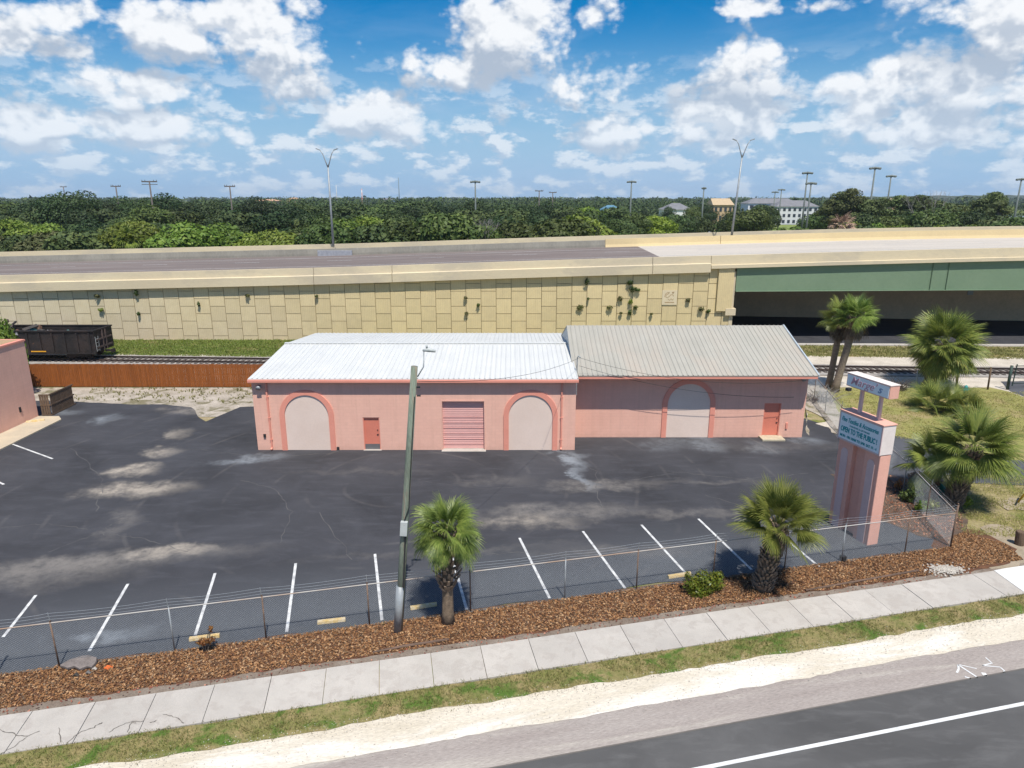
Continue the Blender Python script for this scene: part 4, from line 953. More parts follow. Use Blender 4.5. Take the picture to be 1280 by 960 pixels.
def blades(name, polys, dens, mat, hgt, label, spread=.03, bl=3, z=.02, clump=.6, mask=None, w=.006):
    rr = np.random.default_rng(abs(hash(name)) % 1000 if False else len(name)*7); Xs=[];Ys=[]
    for pts in polys:
        A = abs(sum(pts[i][0]*pts[(i+1)%len(pts)][1]-pts[(i+1)%len(pts)][0]*pts[i][1] for i in range(len(pts))))/2
        X, Y = scatter_poly(pts, int(A*dens), rr); Xs.append(X); Ys.append(Y)
    X = np.concatenate(Xs); Y = np.concatenate(Ys)
    k = (np.sin(X*1.7+np.sin(Y*2.3)*1.5)+np.sin(Y*3.1+X*.9)+rr.normal(size=len(X))*.8) > clump-1.6
    X = X[k]; Y = Y[k]
    X = np.repeat(X, bl)+rr.normal(size=len(X)*bl)*spread; Y = np.repeat(Y, bl)+rr.normal(size=len(Y)*bl)*spread; n = len(X)
    a = rr.random(n)*6.283; h = hgt*(.5+rr.random(n)); ln = h*(.3+.7*rr.random(n)); b = rr.random(n)*6.283
    V = np.zeros((n,4,3)); c = np.stack([X,Y,np.full(n,z)],1); s = np.stack([np.cos(a),np.sin(a),np.zeros(n)],1)*w
    tip = c+np.stack([np.cos(b)*ln, np.sin(b)*ln, h],1); mid = c*.5+tip*.5+np.array((0,0,1))*(h*.15)[:,None]
    V[:,0]=c-s; V[:,1]=c+s; V[:,2]=tip; V[:,3]=mid-s
    vv, ff = quads(V); return tag(raw(name, vv, ff, mat), label, 'grass', kind='stuff')
blades('verge_grass', [[LC(-18,17.95),LC(26,17.95),LC(26,18.95),LC(-18,18.95)]], 900, L_grass, .07, 'patchy green and straw grass along the street side of the sidewalk', clump=.5)
blades('sidewalk_weeds', [[LC(-18,17.7),LC(26,17.7),LC(26,18.0),LC(-18,18.0)]], 320, L_grass, .06, 'thin weeds creeping into the crushed limestone', clump=1.4)
blades('lawn_grass', [[(20.8,28.5),(33,27),(36,37),(24,35.4)]], 260, L_drygrass, .055, 'dry patchy grass on the lawn right of the fence', clump=.9, w=.010)
blades('far_lawn_grass', [[(22.5,41),(27,41.5),(45,40),(48,52),(25.5,53)]], 60, L_drygrass, .05, 'yellow green lawn grass between driveway and railway', clump=.6, w=.022, spread=.08)
blades('bank_grass', [[(-60,66.5),(-18,64),(-14,72.8),(-60,72.8)]], 45, L_bank, .13, 'green grass on the bank below the retaining wall', clump=.2, w=.035, spread=.15)
blades('dry_bank_grass', [[(24,65.2),(75,62.4),(75,67.8),(24,70.2)]], 38, L_drygrass, .16, 'dry grass strip between the street and the railway', clump=.8, w=.03, spread=.15)
blades('fence_weeds', [[LC(-16,22.68),LC(19,22.68),LC(19,22.82),LC(-16,22.82)]], 90, L_drygrass, .12, 'straw coloured weeds along the foot of the fence', clump=1.3, w=.006)
blades('yard_weeds', [[(-34,50),(-16,49),(-16,53.5),(-34,53.5)]], 10, L_drygrass, .14, 'sparse weeds in the sandy strip before the wooden fence', clump=1.6, w=.03)
# white limestone stones along the verge edge
rr = np.random.default_rng(21); m = MB()
for k in range(3400):
    x = rr.uniform(-16, 26); c = 17.80+rr.normal()*.16 if k < 2200 else rr.uniform(16.3, 17.7); X, Y = LC(x, c); s = rr.uniform(.006,.016)*(1.7 if rr.random() < .05 else 1)
    m.add([(X-s,Y-s*.6,.02),(X+s,Y-s,.02),(X+s*.7,Y+s,.02),(X-s,Y+s*.8,.02),(X,Y,.025+s)], [(0,1,4),(1,2,4),(2,3,4),(3,0,4)])
tag(m.build('edge_stones', MATS['white limestone rubble'], fix=False), 'white limestone chips strewn along the edge of the verge', 'gravel', kind='stuff')

# ---------------------------------------------------------------- wheel stops
def wheel_stop(xa, ya, xb, yb, label, h=.12, wear=None):
    a, b_ = P(xa,ya), P(xb,yb); d = (b_-a); L = d.length; c = (a+b_)/2; rz = math.atan2(d.y, d.x)
    m = MB(); prof = [(-.085,0),(.085,0),(.065,h*.75),(.045,h),(-.045,h),(-.065,h*.75)]
    M_ = Matrix.Translation(c) @ Matrix.Rotation(rz,4,'Z')
    m.prism([M_ @ Vector((-L/2,y,z+.02)) for y,z in prof], M_.to_3x3() @ Vector((1,0,0)), L)
    tag(m.build('wheel_stop', M_yellow, origin=(c.x,c.y,0), bevel=.012), label, 'wheel stop', 'yellow wheel stops')
wheel_stop(237,801,275,796,'yellow wheel stop behind the rusty orange bush'); wheel_stop(397,780,432,776,'yellow wheel stop between two parking lines left of the leaning pole')
wheel_stop(513,762,546,757,'yellow wheel stop between the leaning pole and the bright green palm'); wheel_stop(835,723,863,718.5,'yellow wheel stop left of the yellow green shrub')
wheel_stop(33,530,56,527,'wide yellow wheel stop against the left edge pink building', .2)

# ---------------------------------------------------------------- chain link fences
def chainlink(m, a, b, z0, z1, pitch=.085, r_=.0023):
    """real woven wire: zigzag strands running up the bay"""
    a, b = Vector(a), Vector(b); d = b-a; L = d.length; d /= L; nn = Vector((-d.y, d.x, 0)); n = int(L/pitch); hh = z1-z0; k = int(hh/pitch)
    def strand(p, q):
        w = nn*r_; u = Vector((0,0,1))*r_*.7+d*0
        m.v += [tuple(p-u), tuple(p+u), tuple(q+u), tuple(q-u), tuple(p-w), tuple(p+w), tuple(q+w), tuple(q-w)]
        b0 = len(m.v)-8; m.f += [(b0,b0+1,b0+2,b0+3),(b0+4,b0+5,b0+6,b0+7)]
    # diagonals in both directions make the diamonds
    Hs = hh
    i = -int(Hs/pitch)-1
    while i*pitch < L:
        for sg in (1,-1):
            s0 = i*pitch if sg > 0 else i*pitch+Hs
            s1 = s0+Hs*sg; za, zb_ = z0, z1
            # clip to 0..L
            t0, t1 = 0.0, 1.0
            ds = s1-s0
            for lim, sgn in ((0,1),(L,-1)):
                if ds != 0:
                    tt = (lim-s0)/ds
                    if (ds > 0) == (sgn > 0): t0 = max(t0, tt)
                    else: t1 = min(t1, tt)
            if t1 > t0+.01:
                strand(a+d*(s0+ds*t0)+Vector((0,0,za+Hs*t0)), a+d*(s0+ds*t1)+Vector((0,0,za+Hs*t1)))
        i += 1
def fence(name, pts_posts, h, label, postmats, barbs=3, corner=(), rail=True, pitch=.085, r_=.0023):
    a0 = pts_posts[0]; root = empty(name, (a0[0],a0[1],0), label, 'fence')
    for i, (x, y) in enumerate(pts_posts):
        m = MB(); big = i in corner; rr_ = .038 if big else .026; pm_ = postmats[i % len(postmats)]
        hh = h+(.42 if big else .06)
        m.tube([(x,y,0),(x+r.uniform(-.02,.02),y,hh)], rr_, 8); m.tube([(x,y,hh),(x,y,hh+.05)], [rr_*1.25,rr_*.5], 8)
        po = m.build('fence_post', pm_, root, smooth=True)
        if barbs and not big:
            m = MB(); m.tube([(x,y,h+.05),(x,y-.04,h+.40)], .013, 5); m.build('barb_arm', M_galv, po, origin=(a0[0],a0[1],0))
    if rail:
        m = MB(); m.tube([(x,y,h) for x,y in pts_posts], .021, 6); m.build('top_rail', M_rail, root, smooth=True)
    for j in range(barbs):
        m = MB(); pp = []
        for (x1,y1),(x2,y2) in zip(pts_posts, pts_posts[1:]):
            for k in range(6):
                u = k/6; pp.append((x1+(x2-x1)*u, y1+(y2-y1)*u-.015*(j+1), h+.14+.12*j-.05*math.sin(math.pi*u)+r.uniform(-.004,.004)))
        pp.append((pts_posts[-1][0], pts_posts[-1][1], h+.14+.12*j))
        m.tube(pp, .0035, 4); m.build('barbed_wire', M_wire, root, fix=False)
    m = MB()
    for p1, p2 in zip(pts_posts, pts_posts[1:]): chainlink(m, (*p1,0), (*p2,0), .04, h, pitch, r_)
    m.build('chain_link_mesh', M_wire, root, fix=False)
    return root
M_rail = pm('fence top rail', (.42,.40,.37), (.33,.22,.15), .35, rough=.6, bstr=0, lo=.45, hi=.6)
def fx(px, py):
    q = P(px, py); x = q.x; return LC(x, 22.8)
front = [LC(-25.5,22.8),LC(-21,22.8)]+[fx(*q) for q in ((4,836),(88,820),(225,806),(335,795),(463,779),(588,766),(706,750),(795.5,737),(891,724),(981,713),(1053,704),(1133,694))]+[(19.45,27.3)]
fence('chain_link_fence', front, 1.68, 'long galvanised chain link fence with barbed wire along the mulch bed', [M_galv, M_rust, M_rust, M_rust], corner=(14,2))
side = [(19.5,27.36),(20.0,30.1),(20.6,33.2),(21.0,36.3),(21.4,39.6),(21.8,43.1),(22.6,47.0),(23.3,50.5),(23.6,54.6)]
fence('chain_link_fence', side, 1.68, 'chain link fence running back from the corner beside the roadside sign', [M_galv, M_rust], corner=(), barbs=2, pitch=.11, r_=.0028)
back = [(23.7,54.7),(20.8,54.9),(17.9,55.1)]
fence('chain_link_fence', back, 1.8, 'short chain link fence behind the grey roofed building', [M_rust], barbs=0, pitch=.14, r_=.005)
# ---------------------------------------------------------------- lettering
def lettering(body, size, origin, xdir, mat, parent, name='lettering', width=None, shear=0, ext=.006, bold=0, ydir=(0,0,1), spacing=1.0):
    cu = bpy.data.curves.new('t', 'FONT'); cu.body = body; cu.size = size; cu.extrude = ext; cu.shear = shear; cu.offset = bold; cu.resolution_u = 3; cu.space_character = spacing
    ob = bpy.data.objects.new('t', cu); COL.objects.link(ob)
    dg = bpy.context.evaluated_depsgraph_get(); me = bpy.data.meshes.new_from_object(ob.evaluated_get(dg)); bpy.data.objects.remove(ob)
    xs = [v.co.x for v in me.vertices]; w = max(xs)-min(xs); x0 = min(xs)
    k = (width/w) if width else 1
    X = Vector(xdir).normalized(); Y = Vector(ydir); Z = X.cross(Y); off = Vector(parent.location) if parent.parent is None else Vector(parent.parent.location)
    for v in me.vertices: c = v.co.copy(); v.co = Vector(origin)+X*((c.x-x0)*k)+Y*c.y+Z*c.z-off
    me.materials.clear(); me.materials.append(mat); me.name = name
    o = bpy.data.objects.new(name, me); COL.objects.link(o); o.parent = parent
    return o
# ---------------------------------------------------------------- roadside sign
A_ = Vector((15.13,29.75,0)); B_ = Vector((15.83,27.45,0)); U = (B_-A_).normalized(); N_ = U.cross(Vector((0,0,1))); LEN = (B_-A_).length
M_signpink = pm('salmon painted stucco sign', (.70,.385,.30), (.66,.35,.27), 1.2, rough=.75, fine=12, fine_amt=.06, bstr=.15, bscale=25)
M_signpale = pm('pale mauve sign panel', (.62,.46,.43), (.57,.42,.40), 1.2, rough=.7, fine=12, fine_amt=.05)
M_face = pm('pale blue sign face', (.70,.79,.82), (.64,.73,.77), 1.5, rough=.4, fine=6, fine_amt=.05, bstr=0)
M_teal = pm('teal lettering', (.01,.33,.35), (.015,.28,.31), 1, rough=.4, bstr=0)
M_redscript = pm('faded red script', (.56,.27,.30), (.48,.32,.38), 4, rough=.4, bstr=0)
M_bluescript = pm('faded blue script', (.22,.32,.46), rough=.4, bstr=0)
M_whiteside = pm('off white sign side', (.74,.66,.61), (.68,.60,.55), 1.5, rough=.6, fine=8, fine_amt=.05)
sg = empty('roadside_sign', (A_.x,A_.y,0), 'tall pink twin pylon roadside sign with two boxed sign faces and teal lettering', 'sign')
def sbox(name, u0, u1, n0, n1, z0, z1, mat, parent=sg, bevel=.01, rz_=None):
    """box in the sign's frame: u along the face, n depth behind the face (negative = in front)"""
    a = A_+U*u0-N_*n0; b_ = A_+U*u1-N_*n0; c = A_+U*u1-N_*n1; d = A_+U*u0-N_*n1
    m = MB(); m.prism([(q.x,q.y,z0) for q in (a,b_,c,d)], (0,0,1), z1-z0)
    return m.build(name, mat, parent, bevel=bevel) if parent is sg else m.build(name, mat, parent, origin=sg.location, bevel=bevel)
for u0, u1 in ((0,.86),(LEN-.86,LEN)):
    py_ = sbox('pylon', u0, u1, 0, .58, 0, 4.26, M_signpink, bevel=.03)
    c = (u0+u1)/2; h = .20; pts = [(c-h,.02)]+[(c-h*math.cos(math.pi*i/12), 3.75+h*math.sin(math.pi*i/12)) for i in range(13)]+[(c+h,.02)]
    m = MB(); m.prism([tuple((A_+U*a+N_*.004).xy)+(z,) for a, z in pts], N_, .016)
    m.build('arch_inset', M_signpale, py_, origin=sg.location)
sbox('recess_panel', .86, LEN-.86, .22, .36, 0, 4.26, M_signpink)
sbox('cabinet', -.05, LEN+.02, -.06, .60, 4.30, 5.62, M_whiteside, bevel=.015)
fr = sbox('sign_face', .0, LEN-.04, -.085, -.062, 4.36, 5.56, M_face, bevel=0)
for (u0,u1,z0,z1) in ((-.05,LEN+.02,5.562,5.63),(-.05,LEN+.02,4.29,4.355),(-.05,-.002,4.355,5.562),(LEN-.038,LEN+.02,4.355,5.562)):
    sbox('face_frame', u0, u1, -.10, -.0605, z0, z1, M_signpale, bevel=0)
sbox('cabinet_cap', -.08, LEN+.05, -.12, .64, 5.632, 5.68, M_signpink, bevel=.008)
for u in (.62, LEN-.72): sbox('post', u, u+.13, .20, .33, 5.68, 6.80, M_signpale, bevel=.006)
sbox('upper_cabinet', -.02, LEN-.02, 0, .50, 6.80, 7.38, M_signpink, bevel=.01)
sbox('upper_cabinet_cap', -.04, LEN, -.02, .52, 7.382, 7.41, M_whiteside, bevel=0)
sbox('upper_face', .02, LEN-.06, -.022, -.002, 6.84, 7.34, M_face, bevel=0)
sbox('floodlight', .28, .46, -.32, -.12, 6.66, 6.80, M_dark, bevel=.02)
def on_face(u, z, n=-.092): q = A_+U*u-N_*n; return (q.x, q.y, z)
lettering('Fine Textiles & Accessories', .30, on_face(.10,5.20), U, M_teal, sg, width=2.12, shear=.25, bold=.004)
lettering('FASHIONS & GIFTWARE', .11, on_face(.60,5.03), U, M_teal, sg, width=1.15)
lettering('OPEN TO THE PUBLIC !', .34, on_face(.10,4.72), U, M_teal, sg, width=2.10, bold=.010)
lettering('MON - FRI 10AM TO 5PM  SAT 10 - 4', .17, on_face(.10,4.46), U, M_teal, sg, width=2.12, bold=.004)
lettering("Marge'", .50, on_face(.26,6.95,-.028), U, M_redscript, sg, width=1.50, shear=.35, bold=.002)
lettering("s", .50, on_face(1.79,6.95,-.028), U, M_bluescript, sg, width=.25, shear=.35, bold=.008)

# ---------------------------------------------------------------- leaning wooden pole with lamp
p = P(498,789); up_ = empty('utility_pole', (p.x,p.y,0), 'leaning greenish wooden pole with a grey meter box and small lamp arm', 'utility pole')
M_polewood = pm('green grey treated wood pole', (.21,.245,.19), (.15,.175,.135), 1.2, rough=.9, fine=9, fine_amt=.3, bstr=.5, bscale=14, c3=(.25,.20,.15), sc3=1.2, stretch=(3,3,.35))
M_box = pm('grey painted steel box', (.46,.48,.46), (.40,.42,.41), 3, rough=.5, bstr=.05)
top = PD(518,458,p.y); def_pt = lambda u: Vector((p.x+(top.x-p.x)*u, p.y, top.z*u))
m = MB(); m.tube([def_pt(0)+Vector((0,0,-.1)), def_pt(.35), def_pt(.7), def_pt(1)], [.145,.135,.12,.11], 14); m.build('pole', M_polewood, up_, smooth=True)
m = MB(); m.tube([def_pt(-.0)+Vector((-.02,-.02,0)), def_pt(.19)+Vector((-.02,-.02,0))], [.155,.152], 12); m.build('guard_sleeve', M_galv, up_, smooth=True)
c = def_pt(.425); m = MB(); m.obox(c+Vector((0,-.20,0)), .24, .14, .52, ry=.09); m.build('meter_box', M_box, up_, bevel=.012)
m = MB(); m.tube([def_pt(.19)+Vector((.10,-.15,0)), def_pt(.395)+Vector((.06,-.17,0))], .03, 6); m.tube([def_pt(.455)+Vector((.0,-.18,0)), def_pt(.49)+Vector((.13,-.14,.1)), def_pt(.6)+Vector((.10,-.12,0)), def_pt(.9)+Vector((.08,-.12,0))], .018, 6); m.build('conduit', M_dark, up_)
lamp = PD(536,438,p.y+.25)
m = MB(); m.tube([def_pt(.965)+Vector((.12,0,0)), def_pt(.985)+Vector((.30,.05,.12)), lamp+Vector((-.16,0,-.02))], .022, 6); m.build('lamp_arm', M_galv, up_, smooth=True)
m = MB(); m.tube([lamp+Vector((-.2,0,0)), lamp+Vector((0,0,.02)), lamp+Vector((.22,0,-.03))], [.03,.075,.04], 10); m.tube([lamp+Vector((-.06,0,.08)), lamp+Vector((-.06,0,.17))], .035, 8); m.build('lamp_head', M_box, up_, smooth=True)
m = MB(); m.obox(def_pt(.93)+Vector((.17,-.03,0)), .12, .06, .05); m.tube([def_pt(.90)+Vector((.14,0,0)), def_pt(.9)+Vector((.26,0,0))], .03, 8); m.build('insulator', M_dark, up_)
def cable(a, b_, sag, label, rad=.012, name='overhead_cable', group=None):
    a, b_ = Vector(a), Vector(b_); pts = [a.lerp(b_, i/24)-Vector((0,0,sag*4*(i/24)*(1-i/24))) for i in range(25)]
    m = MB(); m.tube(pts, rad, 5); return tag(m.build(name, M_dark, origin=tuple(a), smooth=True), label, 'cable', group)
mast = Vector((4.1,Y2-1.3,5.6))
cable(def_pt(.95)+Vector((.14,0,0)), mast, .45, 'thin cable from the leaning pole to the roof mast', .009, group='overhead cables')
e1 = PD(1002,517,35); cable(mast, e1, .2, 'thin cable drooping from the roof mast across the grey roof', .012, group='overhead cables') if False else None
cable(mast, (18.3,Y2-1.15,4.18), .75, 'thin cable sagging from the roof mast to the far eave corner', .010, group='overhead cables')
cable(mast+Vector((0,0,-.5)), (17.9,Y2-.1,2.75), .55, 'lower cable running from the roof mast to the wall by the right door', .010, group='overhead cables')

# ---------------------------------------------------------------- orange wooden fence, enclosure, railway
M_orange = pm('orange stained fence boards', (.27,.085,.018), (.22,.068,.015), 1.6, rough=.75, fine=9, fine_amt=.18, bstr=.2, island=.10, stretch=(1,1,.25))
x0, y0 = -52., 53.95; x1_, y1_ = -14.4, 53.75
of = empty('board_fence', (x0,y0,0), 'long orange stained board fence in front of the railway', 'fence')
m = MB(); n = 250
for i in range(n):
    xa = x0+(x1_-x0)*i/n; xb = x0+(x1_-x0)*(i+1)/n-.012; ya = y0+(y1_-y0)*i/n; h = 1.95+r.uniform(-.02,.02)
    m.box(xa, xb, ya+r.uniform(-.006,.006), ya+.022, .04, h)
o = m.build('boards', M_orange, of, fix=False); o['kind'] = 'stuff'
m = MB()
for z in (.4,1.0,1.6): m.box(x0, x1_, y0+.03, y0+.07, z, z+.09)
m.build('back_rail', M_orange, of)
en = empty('enclosure', (-33.3,47.5,0), 'small brown lattice panel enclosure behind the left edge building', 'enclosure')
M_brownwood = pm('brown lattice wood', (.15,.10,.065), (.11,.075,.05), 3, rough=.9, fine=14, fine_amt=.3)
m = MB()
def panel(m, a, b_, h):
    a, b_ = Vector(a), Vector(b_); L = (b_-a).length; d = (b_-a)/L; n = int(L/.16)
    for i in range(n):
        q = a+d*(i+.5)*.16; m.obox((q.x,q.y,h/2), .13, .03, h, rz=math.atan2(d.y,d.x))
    for z in (.08,h*.5,h-.06): c = (a+b_)/2; m.obox((c.x,c.y,z), L, .07, .09, rz=math.atan2(d.y,d.x))
panel(m, (-33.4,46.2,0), (-32.7,46.25,0), 1.6); m.build('front_panel', M_brownwood, en)
m = MB(); panel(m, (-32.7,46.3,0), (-32.75,49.0,0), 1.6); m.build('side_panel', M_brownwood, en)
M_rusty = pm('rusty rail steel', (.11,.075,.06), (.07,.055,.05), 3, rough=.6, metal=.3)
M_tie = pm('weathered wooden sleeper', (.13,.11,.095), (.085,.07,.06), 3, rough=.95, island=.25)
def track(name, dy, xa, xb, label, ties=True):
    root = empty(name, (0,track_y(0)+dy,0), label, 'railway track')
    for s in (-.72,.72):
        m = MB()
        for (w, za, zc) in ((.07,.10+.10,.10+.13),(.015,.10+.03,.2),(.075,.10,.13)):
            ya, yb = track_y(xa)+dy+s, track_y(xb)+dy+s
            m.prism([(xa,ya-w,za+.06),(xa,ya+w,za+.06),(xa,ya+w,zc+.06),(xa,ya-w,zc+.06)], (xb-xa, yb-ya, 0), 1)
        m.build('rail', M_rusty, root)
    m = MB(); x = xa
    while x < xb:
        m.obox((x, track_y(x)+dy, .10), .22, 2.5, .14, rz=-.058+r.uniform(-.03,.03)); x += .56
    o = m.build('sleepers', M_tie, root, fix=False); o['kind'] = 'stuff'
    return root
track('railway_track', 0, -110, 130, 'single railway track on pale ballast behind the two pink buildings')
# gondola wagon with scrap
M_black = pm('black weathered wagon steel', (.012,.011,.012), (.022,.018,.017), 1.5, rough=.7, fine=6, fine_amt=.3, bstr=.3, bscale=8, c3=(.03,.022,.02), sc3=.7)
gx1, gx0 = -38.8, -53.6; gy = track_y(-45); gw = empty('railway_wagon', (-45,gy,0), 'black open railway wagon loaded with scrap metal beside the grass bank', 'railway wagon')
m = MB(); zb0, zt = 1.05, 3.0; y_ = 1.48
m.box(gx0,gx1,gy-y_,gy-y_+.06,zb0,zt); m.box(gx0,gx1,gy+y_-.06,gy+y_,zb0,zt); m.box(gx0,gx0+.06,gy-y_+.06,gy+y_-.06,zb0,zt); m.box(gx1-.06,gx1,gy-y_+.06,gy+y_-.06,zb0,zt); m.box(gx0+.06,gx1-.06,gy-y_+.06,gy+y_-.06,zb0,zb0+.08)
m.build('body', M_black, gw)
x = gx0+.5
while x < gx1:
    for ya, yb in ((gy-y_-.10,gy-y_-.002),(gy+y_+.002,gy+y_+.10)): m = MB(); m.box(x,x+.13,ya,yb,zb0,zt-.12); m.build('side_rib', M_black, gw)
    x += 1.15
m = MB(); m.box(gx0-.04,gx1+.04,gy-y_-.12,gy-y_+.10,zt,zt+.11); m.box(gx0-.04,gx1+.04,gy+y_-.10,gy+y_+.12,zt,zt+.11); m.box(gx1-.1,gx1+.05,gy-y_+.102,gy+y_-.102,zt,zt+.11); m.box(gx0-.05,gx0+.1,gy-y_+.102,gy+y_-.102,zt,zt+.11); m.build('top_chord', M_black, gw)
m = MB(); m.box(gx0+.3,gx1-.3,gy-.3,gy+.3,.75,1.045); m.box(gx0,gx1,gy-y_-.06,gy-y_+.12,.88,1.045); m.build('underframe', M_black, gw)
m = MB(); m.box(gx1+.002,gx1+.10,gy-1.2,gy+1.2,1.35,1.5); m.box(gx1+.002,gx1+.10,gy-1.2,gy+1.2,2.1,2.22); m.box(gx1+.002,gx1+.12,gy-.3,gy-.18,1.05,2.95); m.box(gx1+.002,gx1+.12,gy+.2,gy+.32,1.05,2.95); m.build('end_ribs', pm('wagon end paint', (.10,.07,.06), (.05,.04,.04), 3), gw)
m = MB(); m.box(gx1+.0,gx1+.75,gy-.10,gy+.10,.82,1.02); m.box(gx1+.6,gx1+.85,gy-.17,gy+.17,.76,1.08); m.build('coupler', M_black, gw)
m = MB()
for z in (1.2,1.55,1.9,2.25): m.box(gx1+.05,gx1+.09,gy-1.42,gy-1.0,z,z+.03)
m.box(gx1+.05,gx1+.09,gy-1.44,gy-1.41,1.1,2.5); m.box(gx1+.05,gx1+.09,gy-1.0,gy-.97,1.1,2.5); m.build('ladder', M_galv, gw)
for cx in (gx0+2.1, gx1-2.0):
    for dx in (-.85,.85):
        for s in (-.72,.72):
            m = MB(); m.tube([(cx+dx,gy+s-.06,.70),(cx+dx,gy+s+.06,.70)], .42, 20); m.build('wheel', M_rusty, gw)
    m = MB(); m.box(cx-1.15,cx+1.15,gy-.98,gy-.84,.45,.85); m.box(cx-1.15,cx+1.15,gy+.84,gy+.98,.45,.85); m.build('bogie', M_black, gw)
M_marky = pm('yellow reflective strip', (.65,.32,.02), bstr=0); M_markw = pm('white stencil mark', (.55,.55,.53), bstr=0)
for xx, mt, w_, z in ((-50.8,M_marky,.8,1.12),(-48.8,M_markw,.7,1.0),(-46.9,M_markw,.5,1.30),(-44.8,M_marky,1.4,1.10)):
    m = MB(); m.box(xx,xx+w_,gy-y_-.13,gy-y_-.105,z,z+.10); m.build('side_marking', mt, gw)
rr = np.random.default_rng(3)
sc_ = empty('scrap_heap', (-46,gy,1.1), 'tangled dark scrap metal heaped inside the railway wagon', 'scrap')
scm = [pm('scrap dark', (.04,.038,.036), (.08,.06,.05), 3), pm('scrap teal', (.10,.24,.22), (.06,.14,.13), 3), pm('scrap pale', (.34,.34,.35), (.2,.2,.2), 3), pm('scrap rust', (.16,.08,.05), (.1,.06,.04), 3)]
for j, mt in enumerate(scm):
    m = MB()
    for k in range((90,22,16,40)[j]):
        x = rr.uniform(gx0+.5, gx1-1.2 if j else gx1-3.0); prof_ = 2.0+1.15*math.exp(-((x+48.6)/2.6)**2)+.5*math.exp(-((x+45)/2)**2)
        z = rr.uniform(1.4, 2.85 if j else prof_+.35)
        m.obox((x, gy+rr.uniform(-1.0,1.0), min(z, prof_+.5)), rr.uniform(.2,1.4), rr.uniform(.06,.7), rr.uniform(.03,.3), rz=rr.uniform(0,3), rx=rr.uniform(-.7,.7), ry=rr.uniform(-.7,.7))
    m.build('scrap_pieces', mt, sc_)
# bush behind the left building
def_tree_later = None

# posts, gate, hydrant, bag and stumps on the right
for i, (xa, ya, xb, yb, rad, lb) in enumerate([(1195.5,485,1197,469,.10,'short thick dark post beside the wide shaggy palm'),(1234.5,487,1239,459,.07,'thin slanting dark post near the metal gate'),(1146,484,1147,463,.05,'slim pale post left of the wide shaggy palm')]):
    q = P(xa,ya); t_ = PD(xb,yb,q.y); m = MB(); m.tube([(q.x,q.y,-.05),(t_.x,q.y,t_.z)], [rad,rad*.95], 8)
    tag(m.build('post', M_brownwood if i < 2 else M_galv, origin=(q.x,q.y,0), smooth=True), lb, 'post', 'posts along the railway')
q = P(1259,487); gt_ = empty('pipe_gate', (q.x,q.y,0), 'dark green pipe gate with heavy slanting post at the right edge', 'gate'); M_gate = pm('dark green paint', (.03,.07,.06), (.05,.06,.05), 3, rough=.6)
t_ = PD(1265,457,q.y); m = MB(); m.tube([(q.x,q.y,-.05),(t_.x,q.y,t_.z)], .11, 8); m.build('gate_post', M_gate, gt_, smooth=True)
q2 = P(1264,487)
for z in (.5,1.2,1.95): m = MB(); m.tube([(q2.x,q.y+.05,z),(q2.x+6,q.y+.6,z)], .035, 6); m.build('gate_bar', M_gate, gt_, smooth=True)
m = MB(); m.tube([(q2.x+.03,q.y+.02,.3),(q2.x+.1,q.y+.02,2.1)], .05, 6); m.tube([(q2.x+6,q.y+.62,.3),(q2.x+6,q.y+.62,2.0)], .05, 6); m.build('gate_upright', M_gate, gt_)
q = P(1205.5,496); M_hyd = pm('teal hydrant paint', (.05,.26,.24), rough=.5); hy = empty('hydrant', (q.x,q.y,0), 'small teal fire hydrant on the lawn near the short dark post', 'fire hydrant')
m = MB(); m.tube([(q.x,q.y,0),(q.x,q.y,.08),(q.x,q.y,.1),(q.x,q.y,.75),(q.x,q.y,.85),(q.x,q.y,.95)], [.2,.2,.14,.14,.12,.03], 12); m.build('barrel', M_hyd, hy, smooth=True)
m = MB(); m.tube([(q.x-.28,q.y,.58),(q.x+.28,q.y,.58)], .075, 10); m.tube([(q.x,q.y-.25,.52),(q.x,q.y,.52)], .09, 10); m.build('outlet', M_hyd, hy)
q = P(1175,622)
bm_ = MB(); rr3 = random.Random(4); vs = []; ns, nr = 14, 9
for i in range(nr+1):
    z = i/nr; rad = .34*math.sin(math.pi*min(z*.86+.12,1))**.6
    for j in range(ns):
        a = 2*math.pi*j/ns; k = 1+.12*math.sin(3*a+z*5)+rr3.uniform(-.05,.05); vs.append((q.x+math.cos(a)*rad*k-.25*z, q.y+math.sin(a)*rad*k, .02+z*.85))
bm_.add(vs, [(i*ns+j, i*ns+(j+1)%ns, (i+1)*ns+(j+1)%ns, (i+1)*ns+j) for i in range(nr) for j in range(ns)]+[tuple(range(ns-1,-1,-1)), tuple(nr*ns+j for j in range(ns))])
tag(bm_.build('tarpaulin_bundle', pm('teal tarpaulin', (.01,.20,.17), (.012,.14,.12), 4, rough=.45, bstr=.5, bscale=8), origin=(q.x,q.y,0), smooth=True), 'teal tarpaulin bundle wedged between the two palms by the sign', 'tarpaulin')
q = P(1274,681); m = MB(); t_ = PD(1276,664,q.y); m.tube([(q.x,q.y,-.05),(t_.x,q.y,t_.z-.02),(t_.x,q.y,t_.z)], [.19,.18,.165], 14)
tag(m.build('stump_bollard', M_brownwood, origin=(q.x,q.y,0)), 'short round wooden bollard on bare dirt at the right edge', 'bollard')
q = P(1268,633); gy_ = empty('guy_wire', (q.x,q.y,0), 'slanting guy wire with a yellow marker guard at the right edge', 'guy wire')
d_ = Vector((1.45,.15,2.3)); m = MB(); m.tube([Vector((q.x,q.y,0)), Vector((q.x,q.y,0))+d_*3.4], .012, 5); m.build('wire', M_dark, gy_)
